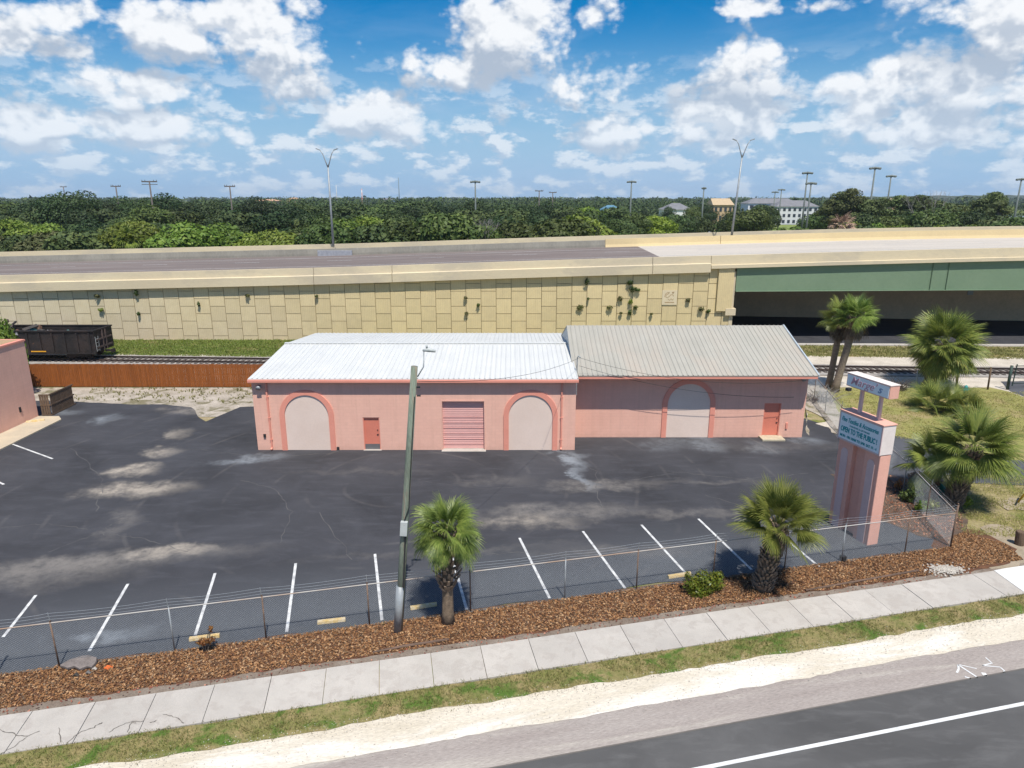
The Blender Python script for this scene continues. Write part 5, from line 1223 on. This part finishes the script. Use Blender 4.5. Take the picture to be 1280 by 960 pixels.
m = MB(); m.tube([Vector((q.x,q.y,0))+d_*.10, Vector((q.x,q.y,0))+d_*.85], .045, 8); m.build('marker_guard', pm('yellow plastic guard', (.60,.34,.03), rough=.5), gy_, smooth=True)
q = P(1053,703); m = MB(); m.obox((q.x+.05,q.y+.1,.14), .22, .2, .24, rz=.4); tag(m.build('junction_box', M_dark, origin=(q.x,q.y,0), bevel=.02), 'small black junction box at the foot of the fence before the sign', 'box')

# ---------------------------------------------------------------- weeds and emblem on the retaining wall
def wallweed(px, py, s, seed, label, hang=1.0, mat=None):
    s *= .95
    q = PD(px, py, YW-.05); rr_ = np.random.default_rng(seed); root = empty('wall_weed', tuple(q), label, 'plant', 'weeds growing from the retaining wall')
    V = leaves(int(60+220*s*s), (s,.22,s*.75*hang), .11, rr_, shell=.2); V[:,:,1] -= .15; v, f = quads(V); raw('foliage', v, f, mat or L_oak, root)
    m = MB(); m.tube([(q.x,q.y+.1,q.z),(q.x,q.y-.15,q.z-.05),(q.x+s*.2,q.y-.2,q.z-s*.4)], [.02,.015,.008], 5); m.build('stem', M_bark, root)
ww = [(733,352,.32,1.6,'dark weed high on the wall, hanging left of the weed column',0),(787,353,.42,.8,'topmost bushy weed of the tall column of weeds',0),(791,361,.50,1.0,'spreading weed just under the topmost one in the column',0),(797,362,.35,.5,'side tuft right of the weed column',0),(788,377,.26,1.8,'slim trailing weed in the middle of the column',1),(787,390,.22,2.2,'lowest thin vine trailing down to the white roof',0),
      (794,384,.30,1.0,'olive tuft beside the lower part of the weed column',2),(775,373,.34,1.2,'olive clump left of the weed column at mid height',2),(762,384,.38,.8,'rounded olive weed two panels left of the column',2),(725,384,.46,.9,'widest olive weed clump low on the wall, with a twig',2),(735,373,.12,1,'tiny weed speck between the hanging weed and the olive clump',0),(776,391,.2,.4,'small flat weed above the white roof edge',2),(814,392,.2,.4,'small flat weed above the grey roof',2),(860,375,.3,1.2,'weed right of the painted emblem',2),(876,386,.4,.9,'weed clump low near the bridge end',2),(885,389,.25,1.2,'narrow weed nearest the bridge end',0),
      (122,370,.30,1,'small brown weed on the wall above the railway wagon',2),(127,387,.34,.8,'lower weed directly over the railway wagon',1),(171,366,.22,2.4,'dark crack vine near the top left of the wall',0),(174,392,.16,1.6,'tiny vine at the foot of the left crack',0),(249,380,.14,3.0,'thin vine on a joint at left centre of wall',0),(310,369,.26,.8,'isolated weed above the grass bank',2),(396,370,.18,.8,'small weed above the middle of the white roof',2),(582,372,.24,.8,'weed above the right half of the white roof',2),(598,381,.2,1.3,'weed strand right of the lone roof weed',0),(583,391,.22,.7,'low weed just over the ridge of the white roof',2)]
for i, (x, y, s, hg, lb, k) in enumerate(ww): wallweed(x, y, s, 40+i, lb, hg, (L_oak, L_bright, L_olive)[k])
# sepia painted emblem panel
q = PD(837,372,YW-.03); em = empty('wall_emblem', tuple(q), 'pale square plaque with a faded sepia seal and band on the wall', 'plaque')
M_plq = pm('pale plaque', (.66,.56,.38), (.62,.52,.35), 2); M_sep = pm('sepia relief paint', (.36,.24,.12), (.42,.30,.17), 4, bstr=0)
m = MB(); m.box(q.x-.80,q.x+.80,q.y-.03,q.y,q.z-.78,q.z+.80); m.build('panel', M_plq, em)
def ribbon(pts, w):
    m = MB(); pts = [Vector((q.x+a, q.y-.034, q.z+b_)) for a, b_ in pts]
    for a, b_ in zip(pts, pts[1:]):
        d = (b_-a).normalized(); n = Vector((-d.z,0,d.x))*w; m.add([a-n,b_-n,b_+n,a+n], [(0,1,2,3)])
    m.build('relief', M_sep, em, fix=False)
ribbon([(-.5,-.52),(.5,-.52)], .05); ribbon([(-.55,.05),(-.48,.38),(-.3,.52),(-.05,.55),(-.15,.42),(-.38,.30),(-.42,.05),(-.25,.0),(-.05,.12),(.1,.3),(.3,.32),(.42,.15)], .035)
ribbon([(-.2,-.12),(0,-.3),(.15,-.12),(.32,-.28),(.42,-.1)], .03); ribbon([(.25,.6),(.33,.45),(.42,.62)], .06)
# ---------------------------------------------------------------- highway lamp posts
def highway_lamp(px, py_base, py_top, label, lean=0):
    b_ = PD(px, py_base, YF+.6); root = empty('highway_lamp', tuple(b_), label, 'street lamp', 'tall lamp posts on the overpass')
    ht = PD(px, py_top, YF+.6).z-b_.z
    m = MB(); m.tube([b_, b_+Vector((lean,0,ht*.82))], [.17,.10], 10); m.build('pole', M_galv, root, smooth=True)
    for s in (-1, 1):
        t0 = b_+Vector((lean,0,ht*.82)); m = MB(); m.tube([t0, t0+Vector((s*.25,0,.7)), t0+Vector((s*.6,0,ht*.13)), t0+Vector((s*.95,0,ht*.17))], [.09,.075,.06,.05], 8); m.build('lamp_arm', M_galv, root, smooth=True)
        m = MB(); c = t0+Vector((s*1.2,0,ht*.175)); m.obox(c, .6, .28, .12, ry=-s*.35); m.build('lamp_head', M_galv, root, bevel=.03)
    m = MB(); m.obox(b_+Vector((0,0,.1)), .6, .6, .4); m.build('base', M_bridgecon, root)
highway_lamp(417,312,186,'left tall highway lamp with two short upswept arms'); highway_lamp(914,299,174,'right tall highway lamp with two short upswept arms, by the paler deck', .55)
q = PD(417,314,YF-.1); m = MB(); m.box(q.x-2.2,q.x+2.6,YF-.35,YF-.02,q.z-.9,q.z+.1); tag(m.build('crash_cushion', pm('grey painted steel guard', (.36,.37,.40), (.26,.27,.30), 3), origin=(q.x,YF,q.z-.9)), 'low grey steel guard at the foot of the left highway lamp', 'guard rail')
# ---------------------------------------------------------------- far poles
M_farpole = pm('far wooden pole', (.10,.085,.075), (.14,.12,.11), .5, bstr=0); M_farsteel = pm('far steel pole', (.13,.15,.14), (.17,.19,.18), .5, bstr=0)
def crosspole(px, pt, D, label, w=3.0, pb=None):
    t_ = PD(px, pt, D); root = empty('power_pole', (t_.x,t_.y,0), label, 'power pole', 'wooden power poles beyond the overpass')
    m = MB(); m.tube([(t_.x,D,0),(t_.x,D,t_.z)], [.26,.17], 7); m.build('pole', M_farpole, root, smooth=True)
    m = MB(); m.box(t_.x-w/2,t_.x+w/2,D-.12,D+.12,t_.z-.35,t_.z-.05); m.box(t_.x-w/2,t_.x+w/2,D-.12,D+.12,t_.z-.95,t_.z-.8) if w > 3.2 else None; m.build('crossarm', M_farpole, root)
    m = MB()
    for s in (-1,-.6,.6,1): m.tube([(t_.x+s*w*.47,D,t_.z-.04),(t_.x+s*w*.47,D,t_.z+.22)], .09, 6)
    m.build('insulators', M_farsteel, root)
for a in [(79,233,330,'tiny crossarm pole farthest left above the tall dark trees'),(144.5,232,215,'crossarm pole second from the left, at right of the tall dark trees'),(186.5,226,180,'thickest double crossarm pole on the left skyline',3.9),(287,232,200,'crossarm pole between the left skyline pole and left highway lamp'),(674,238,260,'slim crossarm pole right of centre on the skyline'),(691,240,280,'shorter crossarm pole just right of the slim one')]: crosspole(a[0],a[1],a[2],a[3],*(a[4:]))
def floodpole(px, pt, D, label, w=2.6, mat=None):
    t_ = PD(px, pt, D); root = empty('floodlight_pole', (t_.x,t_.y,0), label, 'floodlight pole', 'sports field floodlights beyond the overpass')
    m = MB(); m.tube([(t_.x,D,0),(t_.x,D,t_.z)], [.36,.2], 8); m.build('pole', mat or M_farsteel, root, smooth=True)
    m = MB(); m.box(t_.x-w/2,t_.x+w/2,D-.1,D+.1,t_.z-.35,t_.z-.2); m.build('crossarm', M_farsteel, root)
    for s in (-1,-.5,0,.5,1):
        m = MB(); m.obox((t_.x+s*w*.5,D-.1,t_.z-.12+.15*(1-abs(s))), .62, .55, .4, rx=-.5); m.build('floodlight', M_farsteel, root)
for a in [(594,227,225,'dark green floodlight pole left of centre on the skyline'),(789.5,227,240,'floodlight pole rising from the bushes right of centre'),(880,235,250,'plain thin lamp pole left of the right highway lamp',1.0),(969,240,330,'small floodlight pole left before the white apartment block'),(977,237,320,'small wide headed floodlight pole before the white apartment block'),
          (1009.5,216,215,'taller floodlight pole of the crossing pair right of the apartment block'),(1014,229,205,'shorter floodlight pole of the crossing pair right of apartment block'),(1094,210,200,'tallest floodlight pole above the pines on the right'),(1114,220,225,'wide headed floodlight pole right of the tallest one'),(1277,224,210,'floodlight pole at the right edge of the skyline')]:
    floodpole(*a[:4], *(a[4:]))
def mast_(px, pt, D, rad, mat, label):
    t_ = PD(px, pt, D); m = MB(); m.tube([(t_.x,D,0),(t_.x,D,t_.z)], [rad,rad*.5], 6); tag(m.build('radio_mast', mat, origin=(t_.x,D,0), smooth=True), label, 'mast', 'thin masts on the horizon')
mast_(420,231,700,.6,M_box,'white slender mast right of the left highway lamp'); mast_(498,222,1100,.75,M_farsteel,'tall thin dark lattice mast on the horizon')
mast_(452,236,900,1.3,pm('red and white tower', (.45,.14,.10), (.6,.6,.6), .2, bstr=0),'stubby red and white tower on the horizon')

# ---------------------------------------------------------------- distant buildings
M_roofgrey = pm('distant grey shingle roof', (.20,.20,.21), (.16,.16,.17), .5, bstr=0); M_wallw = pm('distant white wall', (.68,.68,.68), (.62,.62,.62), .2, bstr=0)
M_win = pm('dark window glass', (.05,.06,.075), rough=.2, bstr=0); M_tanw = pm('distant tan wall', (.50,.36,.22), (.45,.32,.20), .2, bstr=0); M_blue = pm('blue metal roof', (.08,.19,.27), (.10,.21,.29), .2, bstr=0); M_peach = pm('peach wall', (.60,.36,.22), bstr=0)
def house(px0, px1, pt, D, zb_, floors, wallm, roofm, label, depth=16, roofh=3.0, cols=0, pitch='hip', cat='building'):
    a = PD(px0, pt, D); b_ = PD(px1, pt, D); ze = max(a.z-roofh, 2.5); w = b_.x-a.x
    root = empty('distant_building', ((a.x+b_.x)/2, D, 0), label, cat)
    m = MB(); m.box(a.x,b_.x,D,D+depth,0,ze); m.build('wall', wallm, root)
    m = MB(); e = .6; i_ = min(w, depth)*.35 if pitch == 'hip' else 0
    m.add([(a.x-e,D-e,ze+.02),(b_.x+e,D-e,ze+.02),(b_.x+e,D+depth+e,ze+.02),(a.x-e,D+depth+e,ze+.02),(a.x+i_,D+depth/2,ze+roofh),(b_.x-i_,D+depth/2,ze+roofh)], [(0,1,5,4),(1,2,5),(2,3,4,5),(3,0,4),(3,2,1,0)])
    m.build('roof', roofm, root)
    if cols:
        for f in range(floors):
            for c in range(cols):
                x = a.x+w*(c+.5)/cols; z = .9+ze*f/floors; m = MB(); m.box(x-w/cols*.25,x+w/cols*.25,D-.12,D-.02,z,z+ze/floors*.5); m.build('window', M_win, root)
house(972,1024,250.5,400,0,3,M_wallw,M_roofgrey,'white three storey apartment block with grey roof beyond the overpass',14,3.4,8)
house(936,1000,248,430,0,3,M_wallw,M_roofgrey,'grey roofed apartment wing behind trees left of the white block',14,3,7)
house(893,917,248,330,0,3,M_tanw,pm('ochre roof', (.50,.38,.24), bstr=0),'ochre gabled block left of the right highway lamp',12,3,4,'gable')
house(832,866,254,380,0,1,M_wallw,M_roofgrey,'low grey roofed hall left of the ochre block',16,3.4,0)
house(752,778,256.5,420,0,1,M_tanw,M_blue,'low building with a bright blue roof on the skyline',14,3.0,0)
house(709,723,261,260,0,1,M_wallw,M_roofw,'small white building peeking through trees right of centre',7,1.4,0)
house(358,372,247,900,0,4,M_peach,M_peach,'peach tower block on the horizon left of the left highway lamp',20,2,0); house(318,345,249,850,0,2,M_tanw,M_peach,'long tan building on the horizon',20,2,0)
house(200+275,200+290,247.5,900,0,2,M_wallw,M_roofgrey,'small pale building on the horizon left of the thin mast',20,2,0)
house(1092,1104,251,300,0,2,M_tanw,M_peach,'peach roof showing among the pines on the right',10,1.5,0); house(1117,1128,248,310,0,2,M_tanw,M_tanw,'ochre roof behind the pines on the right',10,2,0)
house(1240,1265,283,170,0,1,M_wallw,M_wallw,'white canopy roof under the trees at far right',8,1.2,0)
o = sheet('lake', [(130,420),(330,420),(420,520),(420,700),(190,700)], .3, pm('lake water', (.16,.21,.27), (.13,.18,.24), .05, rough=.15, bstr=.1, bscale=1))
# small parked cars on the far lot
def car(px, py, label, col, rz):
    q = P(px, py); c_ = empty('parked_car', (0,0,0), label, 'car', 'cars parked in the far lot')
    m = MB(); pr = [(-2.2,.35),(2.2,.35),(2.25,.7),(1.3,.95),(-2.1,1.0),(-2.25,.7)]; m.prism([(a,-.85,z) for a,z in pr], (0,1,0), 1.7); m.build('body', pm(label[:20]+' paint', col, rough=.3, bstr=0), c_, bevel=.08)
    m = MB(); pr = [(-1.9,1.0),(1.1,.96),(.5,1.42),(-1.4,1.45)]; m.prism([(a,-.72,z) for a,z in pr], (0,1,0), 1.44); m.build('cabin', M_win, c_, bevel=.05)
    for a in (-1.35,1.35):
        for s in (-.8,.8): m = MB(); m.tube([(a,s-.1,.32),(a,s+.1,.32)], .32, 14); m.build('wheel', M_dark, c_)
    c_.location = (q.x,q.y,0); c_.rotation_euler = (0,0,rz)
car(735,298,'white parked car below the small white building',(.6,.6,.6),.3); car(812,293,'dark car parked in the clearing',(.03,.03,.035),.1); car(836,292.5,'silver car parked near the clearing trees',(.35,.36,.38),.2); car(868,292,'black car parked left of the thin lamp pole',(.02,.02,.025),0); car(890,292.5,'white car parked right of the thin lamp pole',(.6,.6,.6),0)
sheet('clearing', [(20,200),(60,190),(150,200),(170,390),(60,420),(30,300)], .05, pm('sunny field', (.16,.21,.04), (.22,.24,.07), .05, bstr=0))
sheet('far_lot', [tuple(P(x,y)[:2]) for x, y in ((725,300),(725,295),(905,291),(905,295.5))], .10, M_drive)

# ---------------------------------------------------------------- trees
def tree_proto(seed, Rr, Ht, mat, kind='oak', n=5200, size=.27, trunk=True, bark=None):
    rr_ = np.random.default_rng(seed); root = empty('wood_tree', (0,0,0)); Vs = []
    lim = []
    if kind == 'oak':
        k = 11
        for i in range(k):
            a = rr_.random()*6.283; e = rr_.random(); d = Rr*(.30+.38*rr_.random())*math.sqrt(1-.5*e*e)
            c = np.array((math.cos(a)*d, math.sin(a)*d, Ht*(.34+.42*e+.08*rr_.normal()*.5))); s = Rr*(.34+.24*rr_.random())
            lim.append((c, s)); V = leaves(n//k, (s,s,s*.72), size, rr_, shell=.8); V += c; Vs.append(V)
        c = np.array((0,0,Ht*.74)); s = Rr*.5; V = leaves(n//7, (s,s,Ht*.24), size, rr_, shell=.55); V += c; Vs.append(V)
    elif kind == 'pine':
        k = 12
        for i in range(k):
            a = rr_.random()*6.283; u = i/(k-1); d = Rr*(.15+.55*rr_.random())*(1-.8*u**3); c = np.array((math.cos(a)*d, math.sin(a)*d, Ht*(.58+.36*u))); s = Rr*(.34+.24*rr_.random())
            lim.append((c, s)); V = leaves(n//k, (s,s,s*.55), size, rr_, shell=.4); V += c; Vs.append(V)
    V = np.concatenate(Vs); V[:,:,2] = np.maximum(V[:,:,2], .1); v, f = quads(V); raw('crown', v, f, mat, root)
    m = MB(); tr = Ht*.025+.08; th = Ht*(.45 if kind == 'oak' else .9)
    m.tube([(0,0,-.1),(.1,0,th*.5),(0,.1,th)], [tr*1.4,tr,tr*.6], 8)
    for c, s in lim[:9]:
        z0 = th*.55 if kind == 'oak' else c[2]*.9; m.tube([(0,0,z0),(c[0]*.5,c[1]*.5,(z0+c[2])/2),tuple(c)], [tr*.5,tr*.3,tr*.12], 5)
    m.build('trunk', bark or M_bark, root, smooth=True)
    return root
protos = {}
def proto(key, *a, **k): protos[key] = tree_proto(*a, **k)
proto('oak1', 1, 5.5, 10.5, L_oak); proto('oak2', 2, 5.0, 9.5, L_oak); proto('dark1', 3, 6.5, 14.5, L_dark, n=7000, size=.25); proto('dark2', 4, 5.5, 13, L_dark, n=6500, size=.24)
proto('bright1', 5, 5.0, 9.5, L_bright); proto('bright2', 6, 4.4, 8.6, L_bright); proto('olive', 7, 4.6, 8.5, L_olive, n=4500); proto('yellow', 8, 3.6, 7.5, L_yellow, n=4500, size=.2); proto('pine1', 9, 4.2, 17, L_pine, 'pine', n=4200, size=.26, bark=M_pinebark); proto('pine2', 10, 3.6, 16, L_pine, 'pine', n=3600, size=.26, bark=M_pinebark)
proto('ftree', 12, 4.6, 7.8, L_forest, n=5500)
used = set()
LB = {'oak1':'broad mid green oak in the belt behind the overpass','oak2':'rounded green oak in the belt behind the overpass','dark1':'big dark oak rising above the belt behind the overpass','dark2':'dark oak rising behind the tree belt','bright1':'bright green broad tree in the front of the belt','bright2':'smaller bright green tree in the front of belt','olive':'brownish olive scrub tree behind the far barrier','yellow':'yellow green tree in the clearing','pine1':'tall slender pine with bare trunk on the right skyline','pine2':'tall thin topped pine on the right skyline','ftree':'muted green tree in the belt behind the overpass'}
NAMES = {'oak1':'oak_tree','oak2':'oak_tree','dark1':'oak_tree','dark2':'oak_tree','bright1':'broadleaf_tree','bright2':'broadleaf_tree','olive':'scrub_tree','yellow':'broadleaf_tree','pine1':'pine_tree','pine2':'pine_tree','ftree':'broadleaf_tree'}
tr_ = random.Random(17)
def plant(key, px, ptop, D, label=None, sx=1.0):
    p_ = protos[key]; t_ = PD(px, ptop, D); me_h = max(v.co.z for v in p_.children[0].data.vertices); me_h = max(me_h, 5)
    s = max(t_.z, 3)/me_h*tr_.uniform(.88,1.06); loc = (t_.x, D, 0); rz = tr_.uniform(0, 6.28); sc = (s*sx*tr_.uniform(.9,1.15),)*2+(s,)
    if key in used: o = copy_tree(p_, loc, rz, sc)
    else: o = p_; o.location = loc; o.rotation_euler = (0,0,rz); o.scale = sc; used.add(key)
    o.name = NAMES[key]; o['label'] = label or LB[key]; o['category'] = 'tree'
    o['group'] = LB[key].replace(' in ', 's in ', 1) if not label else 'trees singled out behind the overpass'
    if not label: o['group'] = LB[key]+', several alike'
    return o
# front belt, left to centre: tops given in photo pixels
for i in range(26):      # nearest row
    px = -40+i*29.5+tr_.uniform(-8,8)
    if px < 120: k = tr_.choice(['olive','olive','oak2','ftree']); y = 291+tr_.uniform(-8,7)
    elif px < 400: k = tr_.choice(['bright1','bright2','bright1','oak1']); y = 282+tr_.uniform(-9,10)
    elif px < 560: k = tr_.choice(['oak1','oak2','ftree','bright2']); y = 277+tr_.uniform(-10,8)
    else: k = tr_.choice(['oak1','ftree','oak2','bright1']); y = 272+tr_.uniform(-7,8)
    plant(k, px, y, 116+tr_.uniform(-3,7), sx=1.15)
for i in range(28):      # second row
    px = -50+i*28+tr_.uniform(-10,10); k = tr_.choice(['oak1','oak2','ftree','bright1','dark2','dark1']); y = 268+tr_.uniform(-6,6) if px > 230 else 276+tr_.uniform(-6,6)
    plant(k, px, y, 138+tr_.uniform(-5,8), sx=1.15)
for i in range(30):      # third row
    px = -50+i*27+tr_.uniform(-10,10); k = tr_.choice(['oak1','dark1','ftree','dark2','dark2']); y = 259+tr_.uniform(-4,5)
    plant(k, px, y, 175+tr_.uniform(-8,12), sx=1.2)
for i in range(30):
    px = -50+i*28+tr_.uniform(-10,10); k = tr_.choice(['oak1','dark2','ftree','dark1']); y = 253.5+tr_.uniform(-3,3)
    plant(k, px, y, 235+tr_.uniform(-10,20), sx=1.3)
for px, y, D in ((38,240,195),(62,235,185),(82,236,182),(104,236,180),(126,240,190),(150,243,196),(175,243,200),(205,244,205),(235,246,210),(268,246,212),(320,245,220),(545,247,260),(505,248,260)): plant('dark1', px, y, D, sx=1.1)
plant('bright1', 722, 264, 128, 'large glossy green tree at the right end of the near belt', 1.25); plant('bright2', 688, 268, 122, 'leafy green tree left of the large glossy one', 1.2); plant('dark2', 655, 266, 126)
plant('yellow', 818, 266, 205, 'lime green tree in the middle of the clearing', 1.4); plant('yellow', 735, 258, 240, 'yellow green tree left of the blue roof', 1.3)
for px, y, D, k in ((775,268,190,'ftree'),(797,266,200,'oak2'),(770,285,150,'oak2'),(845,268,225,'ftree'),(860,270,225,'oak2'),(874,269,235,'ftree'),(838,272,215,'oak1'),(762,262,260,'oak1'),(806,258,290,'dark2'),(836,256,330,'dark2'),(850,252,420,'dark2'),(885,251,330,'dark2'),(870,255,330,'oak1'),
                   (925,254,225,'oak1'),(938,262,200,'oak2'),(955,253,260,'ftree'),(948,268,215,'oak2'),(962,256,240,'dark2'),(905,272,235,'ftree'),(1028,254,230,'dark2'),(1037,250,235,'dark2'),(1022,262,220,'oak2'),(1045,262,220,'dark1')): plant(k, px, y, D)
for px in (912,925,938,950,962,976,990): plant('bright2', px+tr_.uniform(-3,3), 286+tr_.uniform(-1,1), 135+tr_.uniform(-4,4), 'low bright hedge like bush behind the far barrier' , 2.4)
for o in [o for o in COL.objects if o.get('label','').startswith('low bright hedge')]: o['group'] = 'low bright bushes behind the far barrier'
for px, y, k in ((1042,242,'pine1'),(1052,240,'pine2'),(1063,240,'pine1'),(1075,243,'pine2'),(1086,246,'pine1'),(1098,245,'pine1'),(1106,244,'pine2'),(1124,245,'pine1'),(1136,249,'pine2'),(1150,247,'pine1'),(1162,249,'pine1'),(1174,247,'pine2'),(1190,250,'pine1'),(1203,251,'pine2'),(1214,252,'pine1'),(1226,253,'pine2'),(1246,245,'pine1'),(1252,247,'pine2')): plant(k, px, y-2, 190+tr_.uniform(-12,18), sx=1.15)
for i in range(17):
    px = 1070+i*12.5+tr_.uniform(-4,4); plant(tr_.choice(['oak1','ftree','oak2','dark2']), px, 262+tr_.uniform(-6,7) if px < 1245 else 276, 165+tr_.uniform(-10,14))
for i in range(15):
    px = 1068+i*15+tr_.uniform(-4,4); plant(tr_.choice(['bright2','ftree','oak2']), px, 276+tr_.uniform(-4,5), 135+tr_.uniform(-6,6))
# bush cresting the left building, two cabbage palms, dead palm, bare trees
q = PD(-4,396,51); o = copy_tree(protos['bright2'], (q.x,51,0), .4, (.42,.42,q.z/8.4), 'rounded green tree behind the left edge building', 'trees singled out behind the overpass'); o.name = 'broadleaf_tree'
for px, y, sd, lb in ((162,292,61,'cabbage palm crown in the belt above the left of the highway'),(224,298,62,'second cabbage palm crown, right of the first')):
    q = PD(px,y+8,112); palm((q.x,112,0), q.z, 2.3, .2, lb, seed=sd, n=30, boots=False, dead=6, nl=12, wid=.13, mat=L_bright, elo=-.7, group='cabbage palms in the belt')
q = PD(1052,282,130); palm((q.x,130,0), q.z, 2.1, .2, 'dry pinkish brown dead palm behind the far barrier', seed=63, n=34, boots=False, dead=10, nl=12, wid=.16, mat=leafmat('pinkish dead frond', [(.42,.26,.18),(.30,.19,.14),(.48,.34,.25)], .1, .9), elo=-1.0, group='cabbage palms in the belt')
for px, y, sd, lb in ((597,296,5,'bare grey leafless tree behind the far barrier at centre'),(566,297,6,'smaller bare grey tree left of the central bare one'),(1160,262,7,'bare pale snag among the pines')):
    q = PD(px, y, 112 if px < 1000 else 158); root = empty('bare_tree', (q.x,q.y,0), lb, 'tree', 'leafless grey trees'); rr_ = random.Random(sd); m = MB()
    def br(a, d, L, rd, k):
        b_ = a+d*L; m.tube([a, (a+b_)/2+Vector((rr_.uniform(-.1,.1),0,0)), b_], [rd,rd*.8,rd*.6], 5)
        if k:
            for _ in range(3): br(b_, (d+Vector((rr_.uniform(-.8,.8), rr_.uniform(-.6,.6), rr_.uniform(-.1,.6)))).normalized(), L*.68, rd*.55, k-1)
    br(Vector((q.x,q.y,0)), Vector((0,0,1)), q.z*.52, .16, 4); m.build('branches', M_greybark, root)
for k, p_ in protos.items():
    if k not in used:
        for ch in list(p_.children): bpy.data.objects.remove(ch)
        bpy.data.objects.remove(p_)

# far woodland out to the horizon: one mass
rr = np.random.default_rng(99); Vs = []
def far_mass(n, d0, d1, hmean, R0, cards, size, clear=None):
    D = np.sqrt(rr.uniform(d0**2, d1**2, n)); A = rr.uniform(-1.0, 1.0, n); X = D*np.tan(A); 
    Y = D
    for i in range(n):
        pxl = 640+F*math.tan(A[i])*1.0
        if D[i] < 420 and 735 < pxl < 1045: continue
        if 1205 < pxl and 400 < D[i] < 720 and X[i] > 120: continue
        h = hmean*(.6+.65*rr.random()**1.5); Rr = R0*(.7+.6*rr.random()); nn = cards
        V = leaves(nn, (Rr,Rr,h*.42), size, rr, shell=.75); V += np.array((X[i],Y[i],h*.58)); Vs.append(V)
far_mass(700, 255, 420, 11.0, 6.5, 300, .5); far_mass(1120, 420, 800, 12.5, 8, 110, .95); far_mass(1850, 800, 2600, 13.5, 16, 40, 2.8)
V = np.concatenate(Vs); v, f = quads(V); tag(raw('distant_woodland', v, f, L_forest), 'distant woodland stretching to the horizon behind the overpass', 'woodland', kind='stuff')
# bluish low ridge on the right horizon
m = MB(); rr_ = random.Random(8); pts = []; D = 3200
for i in range(90):
    x = 900+i*32; pts.append((x, D, 6+20*math.exp(-((i-45)/34)**2)*(.8+.25*rr_.random())))
for (a, b_) in zip(pts, pts[1:]):
    m.add([(a[0],D,-1),(b_[0],D,-1),b_,a,(a[0],D+300,-1),(b_[0],D+300,-1)], [(0,1,2,3),(3,2,5,4)])
hl = m.build('hills', M_far, fix=False); hl['kind'] = 'structure'
# ---------------------------------------------------------------- air
hb = MB(); hb.box(-3400, 3400, -60, 3700, -1.2, 62); M_h = bpy.data.materials.new('thin summer haze'); M_h.use_nodes = True; t = NT(M_h.node_tree)
t.n.remove(t.n['Principled BSDF']); pv = t.new('ShaderNodeVolumePrincipled'); pv.inputs['Color'].default_value = (.80,.88,1,1); pv.inputs['Density'].default_value = .00011; pv.inputs['Anisotropy'].default_value = .2
t.l.new(pv.outputs[0], t.n['Material Output'].inputs['Volume'])
HAZE = True
if HAZE:
    o = hb.build('haze', M_h); o['kind'] = 'stuff'; o['label'] = 'thin pale blue haze in the air over the whole scene'
